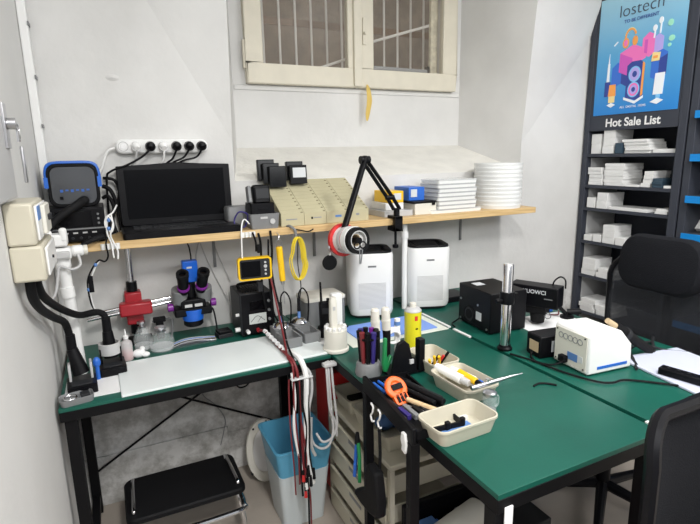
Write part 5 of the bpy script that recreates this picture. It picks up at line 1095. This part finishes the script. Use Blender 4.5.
for i, (y, lab, it) in enumerate(((-.535, 'beige bin holding dark parts at the back of the drawer tower top', 'black'), (-.770, 'beige bin holding a blue bag on the drawer tower top', 'lblb'))):
    q = T('parts_bin', lab, 'bin', (1.105, y, .4854), 0, 'beige bins on the drawer tower')
    g = MB(); dd = .16 if i == 0 else .27; g.loft([(0, .21, dd-.03, .012), (.060, .24, dd, .016), (.066, .25, dd+.008, .018), (.066, .23, dd-.012, .014), (.006, .20, dd-.04, .01)]); g.build('bin', 'beige', q)
mb = MB(); mb.ball((1.06, -.76, .520), .03, (1.3, 1.1, .9), 12); mb.ball((1.10, -.765, .518), .025, (1.2, 1.2, .9), 12); solo('plastic_bag', mb, 'lblb', 'blue and white bag in the front beige bin', 'bag')
mb = MB(); mb.bx(1.03, -.585, .4925, 1.18, -.49, .515); solo('parts_tray', mb, 'black', 'black flat parts lying in the rear beige bin', 'parts', bev=.003)
mb = MB(); mb.bx(1.0, -.40, .0003, 1.25, -.22, .58); solo('red_box', mb, 'redp', 'dark red box behind the beige drawer tower', 'box', bev=.004)
for i, y in enumerate((-.985, -1.03)):
    mb = MB(); z = .745; pts = [(.893, y+.012, z-.012), (.889, y+.004, z-.004), (.889, y-.008, z-.012), (.889, y-.002, z-.032), (.889, y+.008, z-.046), (.889, y+.0, z-.062), (.889, y-.012, z-.056)]
    mb.tube(pts, .0032, n=7); solo('s_hook', mb, 'white', ('white S-hook nearest the drawer tower', 'white S-hook with a dark strap hanging from it')[i], 'hook', 'S-hooks on the tool rack')
mb = MB(); mb.tube([(.889, -1.03, .685), (.89, -1.033, .60), (.889, -1.03, .52), (.89, -1.035, .48)], .005, n=7); solo('strap', mb, 'blackr', 'thin dark strap hanging from the front S-hook', 'strap')
wh = MB(); wh.prism([(-1.200, .755), (-1.182, .755), (-1.178, .73), (-1.186, .715), (-1.182, .70), (-1.202, .695), (-1.208, .725)], .873, .883, 'yz'); solo('white_hook', wh, 'white', 'white plastic hook stuck on the front of the tool rack', 'hook', bev=.003)
pl = T('pliers', 'pliers with green and blue handles hanging at the drawer tower', 'pliers', (.890, -.875, .42))
for i, (dy, m) in enumerate(((.008, 'bluep'), (-.008, 'greenp'))):
    g = MB(); g.tube([(.0, dy*.6, .13), (.0, dy*1.6, .08), (-.002, dy*2.0, .03), (-.004, dy*2.4, -.01)], .0065, n=8); g.build('handle', m, pl)
g = MB(); g.cyl((0, 0, .125), (0, 0, .165), .010, .006, n=10); g.build('jaws', 'blackr', pl)
ho = T('black_pistol_grip', 'black pistol-shaped rubber tool hanging before the drawers', 'tool', (.872, -1.02, .40))
g = MB(); g.prism([(-.045, .165), (.015, .175), (.03, .14), (.03, .06), (.075, .02), (.115, -.01), (.12, -.035), (.07, -.045), (.0, -.04), (-.06, -.02), (-.065, .05)], -.018, .018, 'yz'); g.build('body', 'blackr', ho, bev=.010)
ho.scale = (1, .9, .8); ho.location.z = .418
# things on the lower shelf of the first desk
LZ = .1605
for i, (x0, ya, x1, yb, h, m, lab, nm) in enumerate(((.98, -1.18, 1.13, -1.005, .10, 'bluep', 'blue case on the low shelf beside the black rack', 'case'), (1.14, -1.20, 1.30, -1.02, .12, 'black', 'black case on the low shelf right of the blue case', 'case'), (1.0, -1.42, 1.10, -1.20, .06, 'redp', 'dark red box on the low shelf at the front', 'box'), (1.31, -1.22, 1.44, -1.01, .14, 'dgrey', 'dark grey case at the right of the low shelf', 'case'), (1.0, -1.0, 1.40, -.978, .18, 'black', 'black flat case standing upright behind the blue case', 'case'), (1.04, -1.085, 1.10, -1.015, .03, 'lblb', 'small pale blue box on top of the blue case', 'box'), (1.18, -1.09, 1.25, -1.03, .02, 'mgrey', 'grey tin on top of the black case', 'tin'))):
    z0 = LZ+(.1003 if i == 5 else .1203 if i == 6 else 0); mb = MB(); mb.bx(x0, ya, z0, x1, yb, z0+h); solo(nm, mb, m, lab, nm, bev=.004)
mb = MB(); zr = LZ+.1205+.0485; a, b = (1.015, -1.165, zr), (1.215, -1.115, zr); mb.cyl(a, b, .048, n=28); mb.cyl(a, (1.0135, -1.1654, zr), .038, n=24, mi=1); mb.cyl(b, (1.2165, -1.1146, zr), .038, n=24, mi=1)
solo('white_roll', mb, ['offw', 'lgrey'], 'pale cylinder lying across the cases on the low desk shelf', 'roll')
for i in range(8):
    mb = MB(); mb.ball((.955+.008*(i % 2), -1.06-.022*i, LZ+.018), .011, (1, 1, 1), 10); solo('bead', mb, 'lgrey', 'pale bead in the row along the low shelf edge, %s from the back' % ORD[i], 'bead', 'pale beads on the low shelf')
mb = MB(); mb.bx(.948, -1.5105, .60, .972, -1.5055, .715); solo('paper_tag', mb, 'whitep', 'white tag hanging under the front edge of the near desk', 'tag', bev=.002)

# bins
bi = T('waste_bin', 'blue bin nested in a translucent white bin under the bench corner', 'bin', (.818, -.425, 0.0))
g = MB(); g.loft([(0, .165, .17, .02), (.25, .20, .225, .022), (.25, .194, .219, .022), (.004, .16, .165, .02)]); g.build('outer_bin', 'bin_clear', bi)
g = MB(); g.loft([(.18, .178, .20, .02), (.36, .222, .255, .022), (.365, .232, .265, .024), (.372, .232, .265, .024), (.372, .216, .249, .02), (.185, .172, .195, .02)]); g.build('inner_bin', 'bin_blue', bi)
bi.scale = (1.08, 1.04, 1.0)
# oval white panel
ov = T('oval_seat', 'white oval plastic seat ring leaning on the wall behind the blue bin', 'seat ring', (.755, -.17, .0))
g = MB(); g.at((0, 0, 0), (-7, 0, 0)); o1 = [(.095*math.cos(2*PI*k/36)*(1.0), .165+.165*math.sin(2*PI*k/36)) for k in range(36)]; i1 = [(.06*math.cos(2*PI*k/36), .165+.115*math.sin(2*PI*k/36)) for k in range(36)]
g.rings([[(a, -.01, b) for a, b in o1], [(a, .012, b) for a, b in o1], [(a, .012, b) for a, b in i1], [(a, -.01, b) for a, b in i1]], close=True); g.build('rim', 'offw', ov, bev=.004)
g = MB(); g.at((0, 0, 0), (-7, 0, 0)); g.prism([(a*1.05, .165+(b-.165)*1.03) for a, b in i1], -.002, .006, 'xz'); g.build('panel', 'white', ov)
g = MB(); g.at((0, 0, 0), (-7, 0, 0))
for x, z in ((-.05, .29), (.02, .315), (-.075, .06), (.05, .04)): g = MB(); g.at((0, 0, 0), (-7, 0, 0)); g.cyl((x, -.011, z), (x, -.0105+.02, z), .006, n=10); g.build('bolt', 'dgrey', ov)
ov.scale = (.9, 1, .92)
# step stool
so = T('step_stool', 'low step stool with black padded top and chrome tubes', 'stool', (.372, -.345, 0), 0)
g = MB(); g.loft([(.195, .42, .25, .03), (.20, .44, .27, .035), (.215, .44, .27, .035), (.222, .43, .26, .032)]); g.build('top', 'blackr', so)
for s in (-1, 1):
    g = MB(); g.tube([(s*.185, .10, .222), (s*.185, .10, .234), (s*.187, .06, .238), (s*.190, -.06, .238), (s*.192, -.10, .234), (s*.192, -.10, .222)], .0075, n=10); g.build('grab_tube', 'chrome', so)
    g = MB(); g.tube([(s*.19, .11, .195), (s*.205, .135, .10), (s*.21, .15, .012)], .010, n=10, k=4); g.build('leg', 'chrome', so)
    g = MB(); g.tube([(s*.19, -.10, .195), (s*.20, -.13, .10), (s*.205, -.145, .012)], .010, n=10, k=4); g.build('leg', 'chrome', so)
g = MB(); g.tube([(.198, -.10, .185), (.20, -.15, .165), (.17, -.172, .155), (-.17, -.172, .155), (-.20, -.15, .165), (-.198, -.10, .185)], .010, n=10, k=4); g.build('front_tube', 'chrome', so)
mb = MB(); mb.tube([(.505, -.006, .50), (.52, -.006, .42), (.57, -.006, .36), (.61, -.008, .28), (.60, -.014, .22), (.58, -.014, .15)], .002, n=5); solo('thin_wire', mb, 'mgrey', 'thin grey wire running down the wall under the bench', 'wire')

# ------------------------------------------------------------------ light and camera
def area(name, loc, rot, sx, sy, e, col=(1, 1, 1)):
    l = bpy.data.lights.new(name, 'AREA'); l.shape = 'RECTANGLE'; l.size = sx; l.size_y = sy; l.energy = e; l.color = col
    o = bpy.data.objects.new(name, l); COL.objects.link(o); o.location = loc; o.rotation_euler = tuple(R(a) for a in rot); return o
area('ceiling_lamp', (2.20, -1.75, 2.80), (0, 0, 0), .35, .8, 26, (1, .985, .96))
area('ceiling_lamp', (.55, -2.75, 2.80), (0, 0, 0), .25, .6, 44, (1, .985, .96))
area('front_fill', (1.5, -3.55, 2.35), (72, 0, 0), 2.4, .5, 20, (.97, .985, 1))  # added fill panel behind the camera, lifts the wall under the shelf
area('outside_fill', (1.6, rd+.45, 3.9), (0, 0, 0), 2.0, .4, 12, (1, .95, .88))  # added light above the recess, only there to light the stone outside
w = bpy.data.worlds.new('world'); scene.world = w; w.use_nodes = True
w.node_tree.nodes['Background'].inputs[0].default_value = (.92, .96, 1, 1); w.node_tree.nodes['Background'].inputs[1].default_value = .24
cam = bpy.data.cameras.new('camera'); co = bpy.data.objects.new('camera', cam); COL.objects.link(co); scene.camera = co
cam.sensor_fit = 'HORIZONTAL'; cam.sensor_width = 36; cam.lens = 502.967/700*36; cam.clip_start = .02
yaw, pit, rol = .44571119, .20952017, -.01981711
fw = Vector((math.sin(yaw)*math.cos(pit), math.cos(yaw)*math.cos(pit), -math.sin(pit))); rt = Vector((math.cos(yaw), -math.sin(yaw), 0)); up = rt.cross(fw)
r2 = rt*math.cos(rol)+up*math.sin(rol); u2_ = -rt*math.sin(rol)+up*math.cos(rol)
mt = Matrix((r2, u2_, -fw)).transposed().to_4x4(); mt.translation = (.215, -2.2575, 1.50); co.matrix_world = mt
scene.view_settings.view_transform = 'Standard'; scene.view_settings.look = 'None'; scene.view_settings.gamma = 1; scene.view_settings.use_curve_mapping = False
scene.view_settings.exposure = .54
